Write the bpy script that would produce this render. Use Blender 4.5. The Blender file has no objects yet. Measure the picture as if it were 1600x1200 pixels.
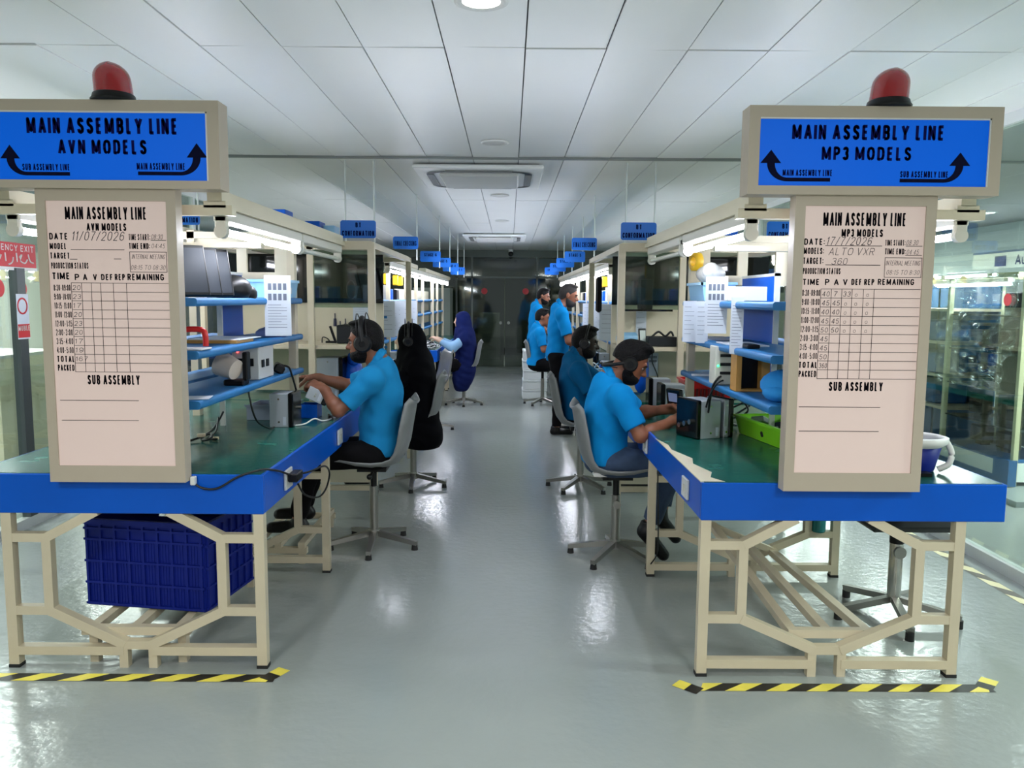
import bpy, bmesh, math, random
import numpy as np
from mathutils import Matrix, Vector, Euler
random.seed(7)
S = bpy.context.scene
COL = S.collection
PI = math.pi
def lin(r, g, b):
    f = lambda c: ((c/255+.055)/1.055)**2.4 if c > 10.3 else c/255/12.92
    return (f(r), f(g), f(b), 1)

# ---------------------------------------------------------------- camera
cam = bpy.data.cameras.new('camera'); co = bpy.data.objects.new('camera', cam); COL.objects.link(co)
cam.sensor_width = 36; cam.lens = 36*1250/1600; cam.clip_start = .05; cam.clip_end = 80
p_, y_, r_ = math.radians(6.075), math.radians(.215), math.radians(-.403)
fw = Vector((math.sin(y_)*math.cos(p_), math.cos(y_)*math.cos(p_), -math.sin(p_)))
rt = Vector((math.cos(y_), -math.sin(y_), 0)); dn = fw.cross(rt)
rr = math.cos(r_)*rt+math.sin(r_)*dn; dd = -math.sin(r_)*rt+math.cos(r_)*dn
co.matrix_world = Matrix(((rr.x, -dd.x, -fw.x, 0), (rr.y, -dd.y, -fw.y, 0), (rr.z, -dd.z, -fw.z, 1.57), (0, 0, 0, 1)))
S.camera = co

# ---------------------------------------------------------------- world, exposure, room lights
w = bpy.data.worlds.new('world'); S.world = w; w.use_nodes = True
bg = w.node_tree.nodes['Background']; bg.inputs[0].default_value = (.86, .93, 1, 1); bg.inputs[1].default_value = .2
vs = S.view_settings
vs.view_transform = 'Standard'; vs.look = 'None'; vs.gamma = 1; vs.use_curve_mapping = False; vs.exposure = 1.1
def area(name, loc, sx, sy, power, color=(1, 1, 1), rot=(0, 0, 0)):
    l = bpy.data.lights.new(name, 'AREA'); l.shape = 'RECTANGLE'; l.size = sx; l.size_y = sy; l.energy = power; l.color = color
    o = bpy.data.objects.new(name, l); o.location = loc; o.rotation_euler = rot; COL.objects.link(o); return o
# ceiling luminaires of the entrance end, behind the camera, and of the two rooms beyond the glass walls
for yy in (-3.2, -1.4, .4):
    for xx in (-1.7, 1.6):
        area('ceiling_luminaire_light', (xx, yy, 2.62), .6, .6, 24, (1, 1, .99))
for yy in (2.5, 6, 9.5, 13): area('side_room_light', (5.0, yy, 2.6), 1.2, .3, 95, (.95, 1, .98))
for yy in (3.5, 7, 10.5): area('side_room_light', (-5.0, yy, 2.6), 1.2, .3, 75, (1, 1, .98))
area('back_room_fill', (0, 20.3, 2.6), 1.2, .3, 20, (.92, 1, .93))  # added fill to lift the dim back room; no lamp hangs there

# ---------------------------------------------------------------- materials
MATS = {}
def mat(name, rgb, rough=.5, metal=0, spec=.5, emit=None, es=0, noise=0, nscale=8, bump=0, bscale=60, alpha=None, coat=0, rvar=0):
    if name in MATS: return MATS[name]
    m = bpy.data.materials.new(name); m.use_nodes = True; nt = m.node_tree; b = nt.nodes['Principled BSDF']
    c = lin(*rgb); b.inputs['Base Color'].default_value = c
    b.inputs['Roughness'].default_value = rough; b.inputs['Metallic'].default_value = metal
    b.inputs['Specular IOR Level'].default_value = spec; b.inputs['Coat Weight'].default_value = coat
    if emit: b.inputs['Emission Color'].default_value = lin(*emit); b.inputs['Emission Strength'].default_value = es
    if alpha is not None: b.inputs['Alpha'].default_value = alpha
    if noise or bump or rvar:
        tc = nt.nodes.new('ShaderNodeTexCoord'); n = nt.nodes.new('ShaderNodeTexNoise')
        n.inputs['Scale'].default_value = nscale; n.inputs['Detail'].default_value = 5
        nt.links.new(tc.outputs['Object'], n.inputs['Vector'])
        if noise:
            mr = nt.nodes.new('ShaderNodeMapRange'); mr.inputs[1].default_value = .3; mr.inputs[2].default_value = .7
            mr.inputs[3].default_value = 1-noise; mr.inputs[4].default_value = 1+noise
            nt.links.new(n.outputs[0], mr.inputs[0])
            mx = nt.nodes.new('ShaderNodeVectorMath'); mx.operation = 'SCALE'; mx.inputs[0].default_value = c[:3]
            nt.links.new(mr.outputs[0], mx.inputs['Scale']); nt.links.new(mx.outputs[0], b.inputs['Base Color'])
        if rvar:
            m2 = nt.nodes.new('ShaderNodeMapRange'); m2.inputs[3].default_value = max(0, rough-rvar); m2.inputs[4].default_value = rough+rvar
            nt.links.new(n.outputs[0], m2.inputs[0]); nt.links.new(m2.outputs[0], b.inputs['Roughness'])
        if bump:
            n2 = nt.nodes.new('ShaderNodeTexNoise'); n2.inputs['Scale'].default_value = bscale; n2.inputs['Detail'].default_value = 3
            nt.links.new(tc.outputs['Object'], n2.inputs['Vector'])
            bp = nt.nodes.new('ShaderNodeBump'); bp.inputs['Strength'].default_value = bump; bp.inputs['Distance'].default_value = .01
            nt.links.new(n2.outputs[0], bp.inputs['Height']); nt.links.new(bp.outputs[0], b.inputs['Normal'])
    MATS[name] = m; return m
def glass(name, tint, refl=.35, rough=.02, base=.03):
    """thin pane: see-through with a facing-dependent mirror"""
    if name in MATS: return MATS[name]
    m = bpy.data.materials.new(name); m.use_nodes = True; nt = m.node_tree; nt.nodes.clear()
    o = nt.nodes.new('ShaderNodeOutputMaterial'); t = nt.nodes.new('ShaderNodeBsdfTransparent'); t.inputs[0].default_value = lin(*tint)
    g = nt.nodes.new('ShaderNodeBsdfGlossy'); g.inputs['Roughness'].default_value = rough; g.inputs[0].default_value = (.9, .95, .92, 1)
    lw = nt.nodes.new('ShaderNodeLayerWeight'); lw.inputs[0].default_value = .25
    mr = nt.nodes.new('ShaderNodeMapRange'); mr.inputs[3].default_value = base; mr.inputs[4].default_value = refl
    mx = nt.nodes.new('ShaderNodeMixShader')
    nt.links.new(lw.outputs['Fresnel'], mr.inputs[0]); nt.links.new(mr.outputs[0], mx.inputs[0])
    nt.links.new(t.outputs[0], mx.inputs[1]); nt.links.new(g.outputs[0], mx.inputs[2]); nt.links.new(mx.outputs[0], o.inputs[0])
    MATS[name] = m; return m
CREAM = mat('cream_paint', (198, 186, 160), .45, noise=.05, nscale=5)
CREAMW = mat('cream_panel', (206, 197, 172), .5, noise=.03, nscale=4)
BOARD = mat('board_frame_cream', (176, 163, 145), .5, noise=.03, nscale=3)
BLUE = mat('blue_laminate', (0, 82, 186), .35, spec=.25, noise=.06, nscale=3)
SHELF = mat('shelf_blue', (36, 108, 164), .42, spec=.3, noise=.09, nscale=7)
GREEN = mat('green_mat', (14, 84, 74), .24, noise=.3, nscale=5, rvar=.09, bump=.08, bscale=30)
WHITE = mat('white_plastic', (208, 208, 204), .4)
LWHITE = mat('lamp_housing', (206, 203, 190), .4)
TUBE = mat('tube_lit', (255, 255, 255), .4, emit=(236, 240, 255), es=34)
TUBEOFF = mat('tube_unlit', (226, 224, 212), .3)
BLACK = mat('black_plastic', (9, 9, 10), .4, spec=.3)
BLACKG = mat('black_gloss', (6, 7, 9), .18, spec=.35)
DKGREY = mat('dark_grey', (36, 38, 40), .5, spec=.3)
GREYP = mat('grey_shell', (116, 118, 117), .42, noise=.06, nscale=9)
GREYM = mat('grey_metal', (150, 148, 142), .3, metal=.85)
CHROME = mat('chrome', (190, 188, 182), .2, metal=1, noise=.1, nscale=14)
SILVER = mat('silver_case', (176, 182, 188), .38, metal=.35)
ALU = mat('aluminium', (206, 210, 208), .32, metal=.35)
RED = mat('red_plastic', (196, 28, 30), .3)
REDD = mat('red_sticker', (190, 24, 36), .4)
BROWN = mat('tan_wood', (188, 140, 70), .5, noise=.12, nscale=10)
CARD = mat('cardboard', (196, 160, 112), .7)
PAPER = mat('paper', (198, 206, 216), .6, noise=.02)
INK = mat('ink_black', (18, 14, 22), .9, spec=.1)
PEN = mat('pen_grey', (62, 58, 64), .9, spec=.1)
NAVYINK = mat('sign_ink', (8, 12, 72), .9, spec=.1)
PANELW = mat('backlit_white', (216, 192, 184), .35, emit=(255, 226, 216), es=.05)
PANELB = mat('backlit_blue', (0, 76, 176), .45, spec=.15, emit=(0, 110, 250), es=.16)
SIGNB = mat('sign_blue', (10, 110, 214), .3)
CRATE = mat('crate_blue', (4, 26, 118), .5, spec=.3)
YEL = mat('tape_yellow', (232, 214, 84), .45, noise=.1, nscale=12)
TBLK = mat('tape_black', (24, 20, 18), .45)
RUBBER = mat('rubber', (24, 24, 24), .7)
GREENP = mat('lime_plastic', (128, 206, 30), .35)
LBLUE = mat('light_blue_plastic', (140, 190, 224), .4)
CLOTHB = mat('blue_cloth', (30, 140, 214), .8, bump=.3, bscale=40)
BAG = mat('blue_bag', (10, 84, 200), .2, bump=.7, bscale=26)
TEAL = mat('teal_bottle', (20, 120, 120), .2)
FOAM = mat('white_foam', (226, 230, 228), .7)
CABLE = mat('cable_black', (12, 12, 14), .4)
WCABLE = mat('cable_white', (214, 214, 214), .4)
NAVYP = mat('navy_panel', (16, 30, 64), .3)
DARKP = mat('dark_glass_panel', (20, 24, 26), .06)
YELP = mat('yellow_plastic', (236, 186, 30), .4)
SCREEN = mat('screen', (40, 46, 60), .2, emit=(150, 170, 220), es=.15)
LEDG = mat('led_green', (40, 220, 120), .3, emit=(60, 255, 150), es=2)
LEDR = mat('led_red', (240, 60, 60), .3, emit=(255, 70, 70), es=3)
PALE = mat('pale_film', (170, 186, 190), .15, alpha=.5)
GREYCAB = mat('grey_green_board', (112, 122, 112), .5)
SKIN = mat('skin_warm', (126, 78, 54), .5, noise=.08, nscale=20)
SKINR = mat('skin_tan', (134, 82, 56), .5, noise=.08, nscale=20)
SKINSH = mat('skin_shaded', (36, 20, 15), .5, noise=.08, nscale=20)  # shadow over the face is put into this skin colour
SKINL = mat('skin_light', (206, 168, 144), .5)
HAIR = mat('hair_black', (9, 7, 7), .6, spec=.18, bump=.9, bscale=120)
HAIRG = mat('hair_grey', (56, 53, 51), .7, spec=.15, bump=.5, bscale=160)
SHIRT = mat('turquoise_polo', (10, 126, 190), .9, spec=.1, noise=.05, nscale=14, bump=.12, bscale=400)
SHIRTL = mat('pale_turquoise_polo', (26, 122, 172), .9, spec=.1, noise=.05, nscale=14, bump=.12, bscale=400)
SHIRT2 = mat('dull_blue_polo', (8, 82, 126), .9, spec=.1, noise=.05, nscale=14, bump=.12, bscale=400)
TROUS = mat('black_trousers', (13, 12, 14), .9, spec=.12)
JEANS = mat('blue_jeans', (44, 62, 88), .85, noise=.12, nscale=30)
ABAYA = mat('black_cloth', (5, 5, 9), .9, spec=.1)
HIJAB = mat('navy_cloth', (20, 30, 78), .9, spec=.1, noise=.06, nscale=12)
EYEW = mat('eye_white', (120, 104, 94), .5, spec=.2)

# ---------------------------------------------------------------- mesh helpers
class MB:
    def __init__(s): s.v = []; s.f = []; s.mi = []; s.k = 0; s.sm = []; s.smooth = False
    def add(s, vs, fs, smooth=None):
        n = len(s.v); s.v += [tuple(v) for v in vs]; s.f += [tuple(i+n for i in f) for f in fs]
        s.mi += [s.k]*len(fs); s.sm += [s.smooth if smooth is None else smooth]*len(fs); return s
    def m(s, k): s.k = k; return s
    def box(s, x0, x1, y0, y1, z0, z1, M=None, c=0):
        """box by its extents; c chamfers the edges"""
        if c:
            P = []; F = []
            xs, ys, zs = (x0, x1), (y0, y1), (z0, z1); I = {}
            for i in (0, 1):
                for j in (0, 1):
                    for k in (0, 1):
                        sx, sy, sz = (1 if i == 0 else -1), (1 if j == 0 else -1), (1 if k == 0 else -1)
                        b = (xs[i], ys[j], zs[k])
                        for a in range(3):
                            q = list(b)
                            for a2, sg in ((0, sx), (1, sy), (2, sz)):
                                if a2 != a: q[a2] += sg*c
                            I[i, j, k, a] = len(P); P.append(q)
            F = []
            for a in range(3):
                o = [q for q in range(3) if q != a]
                for e in (0, 1):
                    f = []
                    for (p, q) in ((0, 0), (1, 0), (1, 1), (0, 1)):
                        t = [0, 0, 0]; t[a] = e; t[o[0]] = p; t[o[1]] = q; f.append(I[(*t, a)])
                    F.append(f)
            for a in range(3):
                o = [q for q in range(3) if q != a]
                for (p, q) in ((0, 0), (1, 0), (1, 1), (0, 1)):
                    t0 = [0, 0, 0]; t0[o[0]] = p; t0[o[1]] = q; t1 = list(t0); t1[a] = 1
                    F.append([I[(*t0, o[0])], I[(*t1, o[0])], I[(*t1, o[1])], I[(*t0, o[1])]])
            for i in (0, 1):
                for j in (0, 1):
                    for k in (0, 1): F.append([I[i, j, k, 0], I[i, j, k, 1], I[i, j, k, 2]])
            vs = P; fs = F
        else:
            vs = [(x, y, z) for x in (x0, x1) for y in (y0, y1) for z in (z0, z1)]
            fs = [(0, 1, 3, 2), (4, 6, 7, 5), (0, 4, 5, 1), (2, 3, 7, 6), (0, 2, 6, 4), (1, 5, 7, 3)]
        if M is not None: vs = [M @ Vector(v) for v in vs]
        return s.add(vs, fs, False)
    def bar(s, p, q, w, h=None, up=(0, 0, 1)):
        p, q = Vector(p), Vector(q); h = h or w; d = (q-p).normalized(); u = Vector(up)
        if abs(d.dot(u)) > .98: u = Vector((0, 1, 0))
        x = d.cross(u).normalized(); z = x.cross(d)
        M = Matrix(((x.x, d.x, z.x, p.x), (x.y, d.y, z.y, p.y), (x.z, d.z, z.z, p.z), (0, 0, 0, 1)))
        return s.box(-w/2, w/2, 0, (q-p).length, -h/2, h/2, M)
    def cyl(s, p, q, r, r2=None, n=16, cap=True):
        p, q = Vector(p), Vector(q); r2 = r if r2 is None else r2; d = (q-p).normalized()
        x = d.orthogonal().normalized(); y = d.cross(x)
        vs = []
        for c, R in ((p, r), (q, r2)):
            vs += [c+x*R*math.cos(2*PI*i/n)+y*R*math.sin(2*PI*i/n) for i in range(n)]
        s.add(vs, [(i, (i+1) % n, n+(i+1) % n, n+i) for i in range(n)], True)
        if cap: s.add(vs, [tuple(range(n))[::-1], tuple(range(n, 2*n))], False)
        return s
    def lathe(s, prof, c=(0, 0, 0), n=24, M=None):
        vs = []; k = len(prof)
        for i in range(n):
            a = 2*PI*i/n
            vs += [Vector((c[0]+r*math.cos(a), c[1]+r*math.sin(a), c[2]+z)) for r, z in prof]
        if M is not None: vs = [M @ v for v in vs]
        return s.add(vs, [(i*k+j, ((i+1) % n)*k+j, ((i+1) % n)*k+j+1, i*k+j+1) for i in range(n) for j in range(k-1)], True)
    def sph(s, c, r, n=14, M=None):
        r = (r, r, r) if not hasattr(r, '__len__') else r
        vs = []; fs = []; h = n//2
        for j in range(h+1):
            t = PI*j/h
            for i in range(n):
                a = 2*PI*i/n; v = Vector((r[0]*math.sin(t)*math.cos(a), r[1]*math.sin(t)*math.sin(a), r[2]*math.cos(t)))
                vs.append((M @ v if M is not None else v)+Vector(c))
        for j in range(h):
            for i in range(n): fs.append((j*n+i, (j+1)*n+i, (j+1)*n+(i+1) % n, j*n+(i+1) % n))
        return s.add(vs, fs, True)
    def tube(s, pts, r, n=8, sub=6):
        pts = [Vector(p) for p in pts]; P = []
        if sub > 1 and len(pts) > 2:
            for i in range(len(pts)-1):
                a = pts[max(i-1, 0)]; b = pts[i]; c = pts[i+1]; d = pts[min(i+2, len(pts)-1)]
                for k in range(sub):
                    t = k/sub
                    P.append(.5*((2*b)+(c-a)*t+(2*a-5*b+4*c-d)*t*t+(3*b-a-3*c+d)*t*t*t))
            P.append(pts[-1])
        else: P = pts
        vs = []; up = Vector((.13, .21, .97))
        for i, c in enumerate(P):
            d = (P[min(i+1, len(P)-1)]-P[max(i-1, 0)]).normalized(); x = d.cross(up)
            if x.length < .05: x = d.orthogonal()
            x.normalize(); y = d.cross(x)
            vs += [c+x*r*math.cos(2*PI*k/n)+y*r*math.sin(2*PI*k/n) for k in range(n)]
        L = len(P)
        s.add(vs, [(i*n+k, i*n+(k+1) % n, (i+1)*n+(k+1) % n, (i+1)*n+k) for i in range(L-1) for k in range(n)], True)
        return s.add(vs, [tuple(range(n))[::-1], tuple(range((L-1)*n, L*n))], False)
    def prism(s, poly, y0, y1, M=None):
        """polygon in x,z extruded along y"""
        n = len(poly); vs = [(x, y0, z) for x, z in poly]+[(x, y1, z) for x, z in poly]
        if M is not None: vs = [M @ Vector(v) for v in vs]
        return s.add(vs, [tuple(range(n)), tuple(range(2*n-1, n-1, -1))]+[(i, n+i, n+(i+1) % n, (i+1) % n) for i in range(n)], False)
    def plate(s, x0, x1, z0, z1, y0, y1, r, n=5):
        pl = []
        for cx, cz, a0 in ((x1-r, z1-r, 0), (x0+r, z1-r, 90), (x0+r, z0+r, 180), (x1-r, z0+r, 270)):
            pl += [(cx+r*math.cos(math.radians(a0+90*i/n)), cz+r*math.sin(math.radians(a0+90*i/n))) for i in range(n+1)]
        return s.prism(pl, y0, y1)
    def text(s, t, x0, x1, z0, z1, y, bold=.0, shear=0, M=None):
        """lettering fitted into x0..x1, z0..z1 on the plane y, readable from -y"""
        v, f = glyphs(t, bold, shear, (x1-x0)/(z1-z0)); lo = v.min(0); sp = np.maximum(v.max(0)-lo, 1e-6); sp[1] = 1; lo[1] = 0
        vs = [Vector((x0+(a[0]-lo[0])/sp[0]*(x1-x0), y, z0+(a[1]-lo[1])/sp[1]*(z1-z0))) for a in v]
        if M is not None: vs = [M @ q for q in vs]
        return s.add(vs, f, False)
    def build(s, name, mats, parent=None, local=False, recalc=True):
        me = bpy.data.meshes.new(name); vs = s.v
        if parent is not None and not local:
            W = chain(parent).inverted(); vs = [W @ Vector(v) for v in vs]
        me.from_pydata([tuple(v) for v in vs], [], s.f)
        for m_ in (mats if isinstance(mats, (list, tuple)) else [mats]): me.materials.append(m_)
        me.polygons.foreach_set('material_index', s.mi); me.polygons.foreach_set('use_smooth', s.sm)
        if recalc:
            bm = bmesh.new(); bm.from_mesh(me); bmesh.ops.recalc_face_normals(bm, faces=bm.faces); bm.to_mesh(me); bm.free()
        me.update(); o = bpy.data.objects.new(name, me); COL.objects.link(o)
        if parent is not None: o.parent = parent
        return o
GC = {}
GL_ = {  # centre lines of a plain block alphabet in a unit box: width, strokes
'A': (.7, [[(0, -.06), (.5, 1), (1, -.06)], [(.2, .3), (.8, .3)]]), 'B': (.62, [[(0, 0), (0, 1), (.6, 1), (.92, .9), (.95, .7), (.8, .55), (.55, .52), (0, .52)], [(.55, .52), (.9, .45), (1, .25), (.9, .06), (.6, 0), (0, 0)]]),
'C': (.62, [[(1, .72), (.88, .93), (.5, 1), (.14, .92), (0, .68), (0, .32), (.14, .08), (.5, 0), (.88, .07), (1, .28)]]), 'D': (.64, [[(.5, 0), (0, 0), (0, 1), (.5, 1), (.86, .92), (1, .68), (1, .32), (.86, .08), (.5, 0)]]),
'E': (.56, [[(1, 1), (0, 1), (0, 0), (1, 0)], [(0, .52), (.9, .52)]]), 'F': (.54, [[(1, 1), (0, 1), (0, -.08)], [(0, .52), (.85, .52)]]), 'G': (.66, [[(1, .74), (.86, .93), (.5, 1), (.14, .92), (0, .68), (0, .32), (.14, .08), (.5, 0), (.85, .06), (1, .2), (1, .44), (.55, .44)]]),
'H': (.62, [[(0, -.08), (0, 1.08)], [(1, -.08), (1, 1.08)], [(0, .52), (1, .52)]]), 'I': (.0, [[(.5, -.08), (.5, 1.08)]]), 'K': (.62, [[(0, -.08), (0, 1.08)], [(1, 1.04), (.08, .45)], [(.35, .62), (1, -.04)]]), 'L': (.52, [[(0, 1.08), (0, 0), (1, 0)]]),
'M': (.8, [[(0, -.08), (0, 1), (.5, .12), (1, 1), (1, -.08)]]), 'N': (.64, [[(0, -.08), (0, 1), (1, 0), (1, 1.08)]]), 'O': (.68, [[(.5, 0), (.14, .08), (0, .32), (0, .68), (.14, .92), (.5, 1), (.86, .92), (1, .68), (1, .32), (.86, .08), (.5, 0)]]),
'P': (.58, [[(0, -.08), (0, 1), (.6, 1), (.93, .9), (1, .74), (.93, .56), (.6, .46), (0, .46)]]), 'R': (.62, [[(0, -.08), (0, 1), (.6, 1), (.93, .9), (1, .75), (.93, .58), (.6, .5), (0, .5)], [(.55, .5), (1, -.06)]]),
'S': (.6, [[(.96, .76), (.84, .94), (.5, 1), (.16, .94), (.04, .77), (.14, .61), (.5, .52), (.86, .42), (1, .24), (.86, .06), (.5, 0), (.14, .06), (0, .25)]]), 'T': (.7, [[(0, 1), (1, 1)], [(.5, 1), (.5, -.08)]]), 'U': (.62, [[(0, 1.08), (0, .3), (.14, .07), (.5, 0), (.86, .07), (1, .3), (1, 1.08)]]),
'V': (.66, [[(0, 1.06), (.5, 0), (1, 1.06)]]), 'X': (.64, [[(0, 1.04), (1, -.04)], [(0, -.04), (1, 1.04)]]), 'Y': (.7, [[(0, 1.05), (.5, .45), (1, 1.05)], [(.5, .5), (.5, -.08)]]), 'W': (.9, [[(0, 1.06), (.25, 0), (.5, .85), (.75, 0), (1, 1.06)]]),
'0': (.54, [[(.5, 0), (.12, .1), (0, .35), (0, .65), (.12, .9), (.5, 1), (.88, .9), (1, .65), (1, .35), (.88, .1), (.5, 0)]]), '1': (.26, [[(0, .76), (.8, 1), (.8, -.08)]]), '2': (.54, [[(.02, .74), (.14, .93), (.5, 1), (.86, .93), (1, .74), (.88, .54), (0, 0), (1, 0)]]),
'3': (.54, [[(.02, .8), (.16, .95), (.5, 1), (.86, .94), (.96, .76), (.85, .58), (.42, .53)], [(.45, .53), (.88, .46), (1, .25), (.86, .06), (.5, 0), (.14, .05), (0, .2)]]), '4': (.58, [[(.76, -.08), (.76, 1), (0, .27), (1.08, .27)]]), '5': (.54, [[(.94, 1), (.16, 1), (.06, .52), (.45, .62), (.88, .52), (1, .3), (.86, .06), (.5, 0), (.14, .05), (0, .2)]]),
'6': (.54, [[(.95, .8), (.8, .96), (.5, 1), (.12, .85), (0, .5), (.06, .15), (.5, 0), (.9, .1), (1, .32), (.88, .54), (.5, .6), (.1, .48)]]), '7': (.54, [[(0, 1), (1, 1), (.5, .45), (.36, -.08)]]), '8': (.54, [[(.5, .53), (.14, .61), (.04, .77), (.16, .94), (.5, 1), (.84, .94), (.96, .77), (.86, .61), (.5, .53), (.1, .44), (0, .25), (.12, .06), (.5, 0), (.88, .06), (1, .25), (.9, .44), (.5, .53)]]),
'9': (.54, [[(.05, .2), (.2, .04), (.5, 0), (.88, .15), (1, .5), (.94, .85), (.5, 1), (.1, .9), (0, .68), (.12, .46), (.5, .4), (.9, .52)]]), ':': (.0, [[(.5, .1), (.5, .24)], [(.5, .62), (.5, .76)]]), '-': (.46, [[(0, .42), (1, .42)]]), '/': (.4, [[(0, -.1), (1, 1.1)]]), '.': (.0, [[(.5, -.06), (.5, .08)]])}
def glyphs(t, bold, shear, asp):
    """a line of lettering, height 1 and width asp; bold is the stroke width"""
    k = (t, bold, shear, round(asp, 2))
    if k in GC: return GC[k]
    tw = bold; gap = .2; W = 0; pos = []
    for ch in t:
        if ch == ' ': W += .34; pos.append(None); continue
        w_ = max(GL_[ch][0], .14); pos.append((W, w_)); W += w_+gap
    W -= gap; sx = asp/W; tw = min(bold, .27*sx, .24); v = []; f = []
    for ch, p in zip(t, pos):
        if p is None: continue
        x0 = p[0]*sx; w_ = p[1]*sx
        for pl in GL_[ch][1]:
            P = [np.array([x0+tw/2+x*max(w_-tw, .0) if GL_[ch][0] > 0 else x0+w_/2, tw/2+z*(1-tw)]) for x, z in pl]
            P = [np.array([q[0], min(max(q[1], 0), 1)]) for q in P]
            n = len(P)
            for i in range(n-1):
                d = P[i+1]-P[i]; l = np.linalg.norm(d)
                if l < 1e-6: continue
                d = d/l; nr = np.array([-d[1], d[0]])*tw/2; s = len(v); v += [P[i]+nr, P[i]-nr, P[i+1]-nr, P[i+1]+nr]; f.append((s, s+1, s+2, s+3))
            for q in P[1:-1]:
                s = len(v); v += [q+tw/2*np.array([math.cos(PI*(j+.5)/4), math.sin(PI*(j+.5)/4)]) for j in range(8)]; f.append(tuple(range(s, s+8)))
    v = np.array(v); v[:, 0] += shear*v[:, 1]
    GC[k] = (v, f); return GC[k]
def chain(o):
    M = Matrix.Identity(4)
    while o is not None: M = o.matrix_basis @ M; o = o.parent
    return M
def tag(o, label=None, cat=None, group=None, kind=None):
    if label: o['label'] = label
    if cat: o['category'] = cat
    if group: o['group'] = group
    if kind: o['kind'] = kind
    return o
def thing(name, label, cat, loc=(0, 0, 0), rz=0, group=None):
    o = bpy.data.objects.new(name, None); COL.objects.link(o); o.location = loc; o.rotation_euler = (0, 0, rz); o.empty_display_size = .05
    return tag(o, label, cat, group)
def struct(name, mb, mats, parent=None):
    o = mb.build(name, mats, parent)
    if parent is None: o['kind'] = 'structure'
    return o
def solo(name, mb, mats, label, cat, group=None, kind=None):
    return tag(mb.build(name, mats), label, cat, group, kind)
def dup(root, loc, rz=None, label=None, group=None):
    r = root.copy(); COL.objects.link(r); r.location = loc
    if rz is not None: r.rotation_euler = (0, 0, rz)
    if label: r['label'] = label
    if group: r['group'] = group
    for ch in list(root.children):
        c = ch.copy(); COL.objects.link(c); c.parent = r
        for g in list(ch.children):
            d = g.copy(); COL.objects.link(d); d.parent = c
    return r
def TR(loc, rx=0, ry=0, rz=0): return Matrix.Translation(loc) @ Euler((rx, ry, rz)).to_matrix().to_4x4()
B = MB
# ================================================================ the setting
def floor_mat():
    m = bpy.data.materials.new('epoxy_floor'); m.use_nodes = True; nt = m.node_tree; b = nt.nodes['Principled BSDF']
    tc = nt.nodes.new('ShaderNodeTexCoord'); n = nt.nodes.new('ShaderNodeTexNoise'); n.inputs['Scale'].default_value = .7; n.inputs['Detail'].default_value = 6
    cr = nt.nodes.new('ShaderNodeValToRGB'); cr.color_ramp.elements[0].position = .3; cr.color_ramp.elements[1].position = .7
    cr.color_ramp.elements[0].color = lin(142, 148, 145); cr.color_ramp.elements[1].color = lin(154, 160, 157)
    nt.links.new(tc.outputs['Object'], n.inputs[0]); nt.links.new(n.outputs[0], cr.inputs[0]); nt.links.new(cr.outputs[0], b.inputs['Base Color'])
    b.inputs['Roughness'].default_value = .2; b.inputs['Specular IOR Level'].default_value = .55
    n2 = nt.nodes.new('ShaderNodeTexNoise'); n2.inputs['Scale'].default_value = 22; n2.inputs['Detail'].default_value = 2
    bp = nt.nodes.new('ShaderNodeBump'); bp.inputs['Strength'].default_value = .17; bp.inputs['Distance'].default_value = .012
    nt.links.new(tc.outputs['Object'], n2.inputs[0]); nt.links.new(n2.outputs[0], bp.inputs['Height']); nt.links.new(bp.outputs[0], b.inputs['Normal'])
    return m
struct('floor', B().box(-8, 8, -5, 23, -.1, 0), floor_mat())
# ceiling of long lay-in panels with narrow reveals, each hung at its own slight tilt
CEILM = mat('ceiling_panel', (226, 227, 224), .38, spec=.4, noise=.015, nscale=2)
CEILG = mat('ceiling_reveal', (96, 100, 100), .6)
cb = B().box(-8, 8, -5, 23, 2.68, 2.75).m(1)
rc = random.Random(3)
xs0, ys0 = .062-.354*10, 3.62-2.71*4
for i in range(19):
    for j in range(10):
        x0 = xs0+.354*i; x1 = x0+.354; y0 = ys0+2.71*j; y1 = min(y0+2.71, 18.2)
        if y0 > 18.1 or x0 > 2.85: continue
        x0 = max(x0, -3.3); x1 = min(x1, 2.93)
        if x1-x0 < .05: continue
        M = TR(((x0+x1)/2, (y0+y1)/2, 2.655), rc.gauss(0, .0012), rc.gauss(0, .005))
        cb.box(-(x1-x0)/2+.003, (x1-x0)/2-.003, -(y1-y0)/2+.003, (y1-y0)/2-.003, 0, .012, M)
struct('ceiling', cb, [CEILG, CEILM])
struct('trim_1', B().box(-3.28, 2.9, 6.30, 6.345, 2.64, 2.665), mat('grey_bar', (120, 124, 122), .4))
struct('trim_2', B().box(-3.3, -3.25, -5, 18.2, 2.58, 2.66), ALU)
struct('trim_3', B().box(2.87, 2.93, -5, 18.2, 2.59, 2.66), ALU)
# glass walls left and right of the line and at its far end
GL = glass('partition_glass', (236, 243, 240), .33, .015, .03)
GLF = glass('far_glass', (150, 160, 150), .42, .05, .07)
def glasswall(nm, x, ys, wl):
    t = B()
    f = B().box(x-.03, x+.03, -5, 18.2, 0, .07); 
    for y in ys: f.box(x-.022, x+.022, y-.025, y+.025, .07, 2.6)
    wo = struct(wl, f, ALU)
    t.box(x-.004, x+.004, -5, 18.2, .07, 2.59); struct('window_'+nm, t, GL)
glasswall('1', -3.28, [-3, -1.2, .6, 2.4, 4.2, 6.6, 8.4, 10.2, 12, 13.8, 15.6], 'wall_left')
glasswall('2', 2.9, [-3, -1.2, .6, 2.4, 7.6, 9.4, 11.2, 13, 14.8, 16.6], 'wall_right')
f = B().box(-3.28, 2.9, 18.17, 18.23, 0, .03).box(-3.28, 2.9, 18.17, 18.23, 2.5, 2.66)
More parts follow.
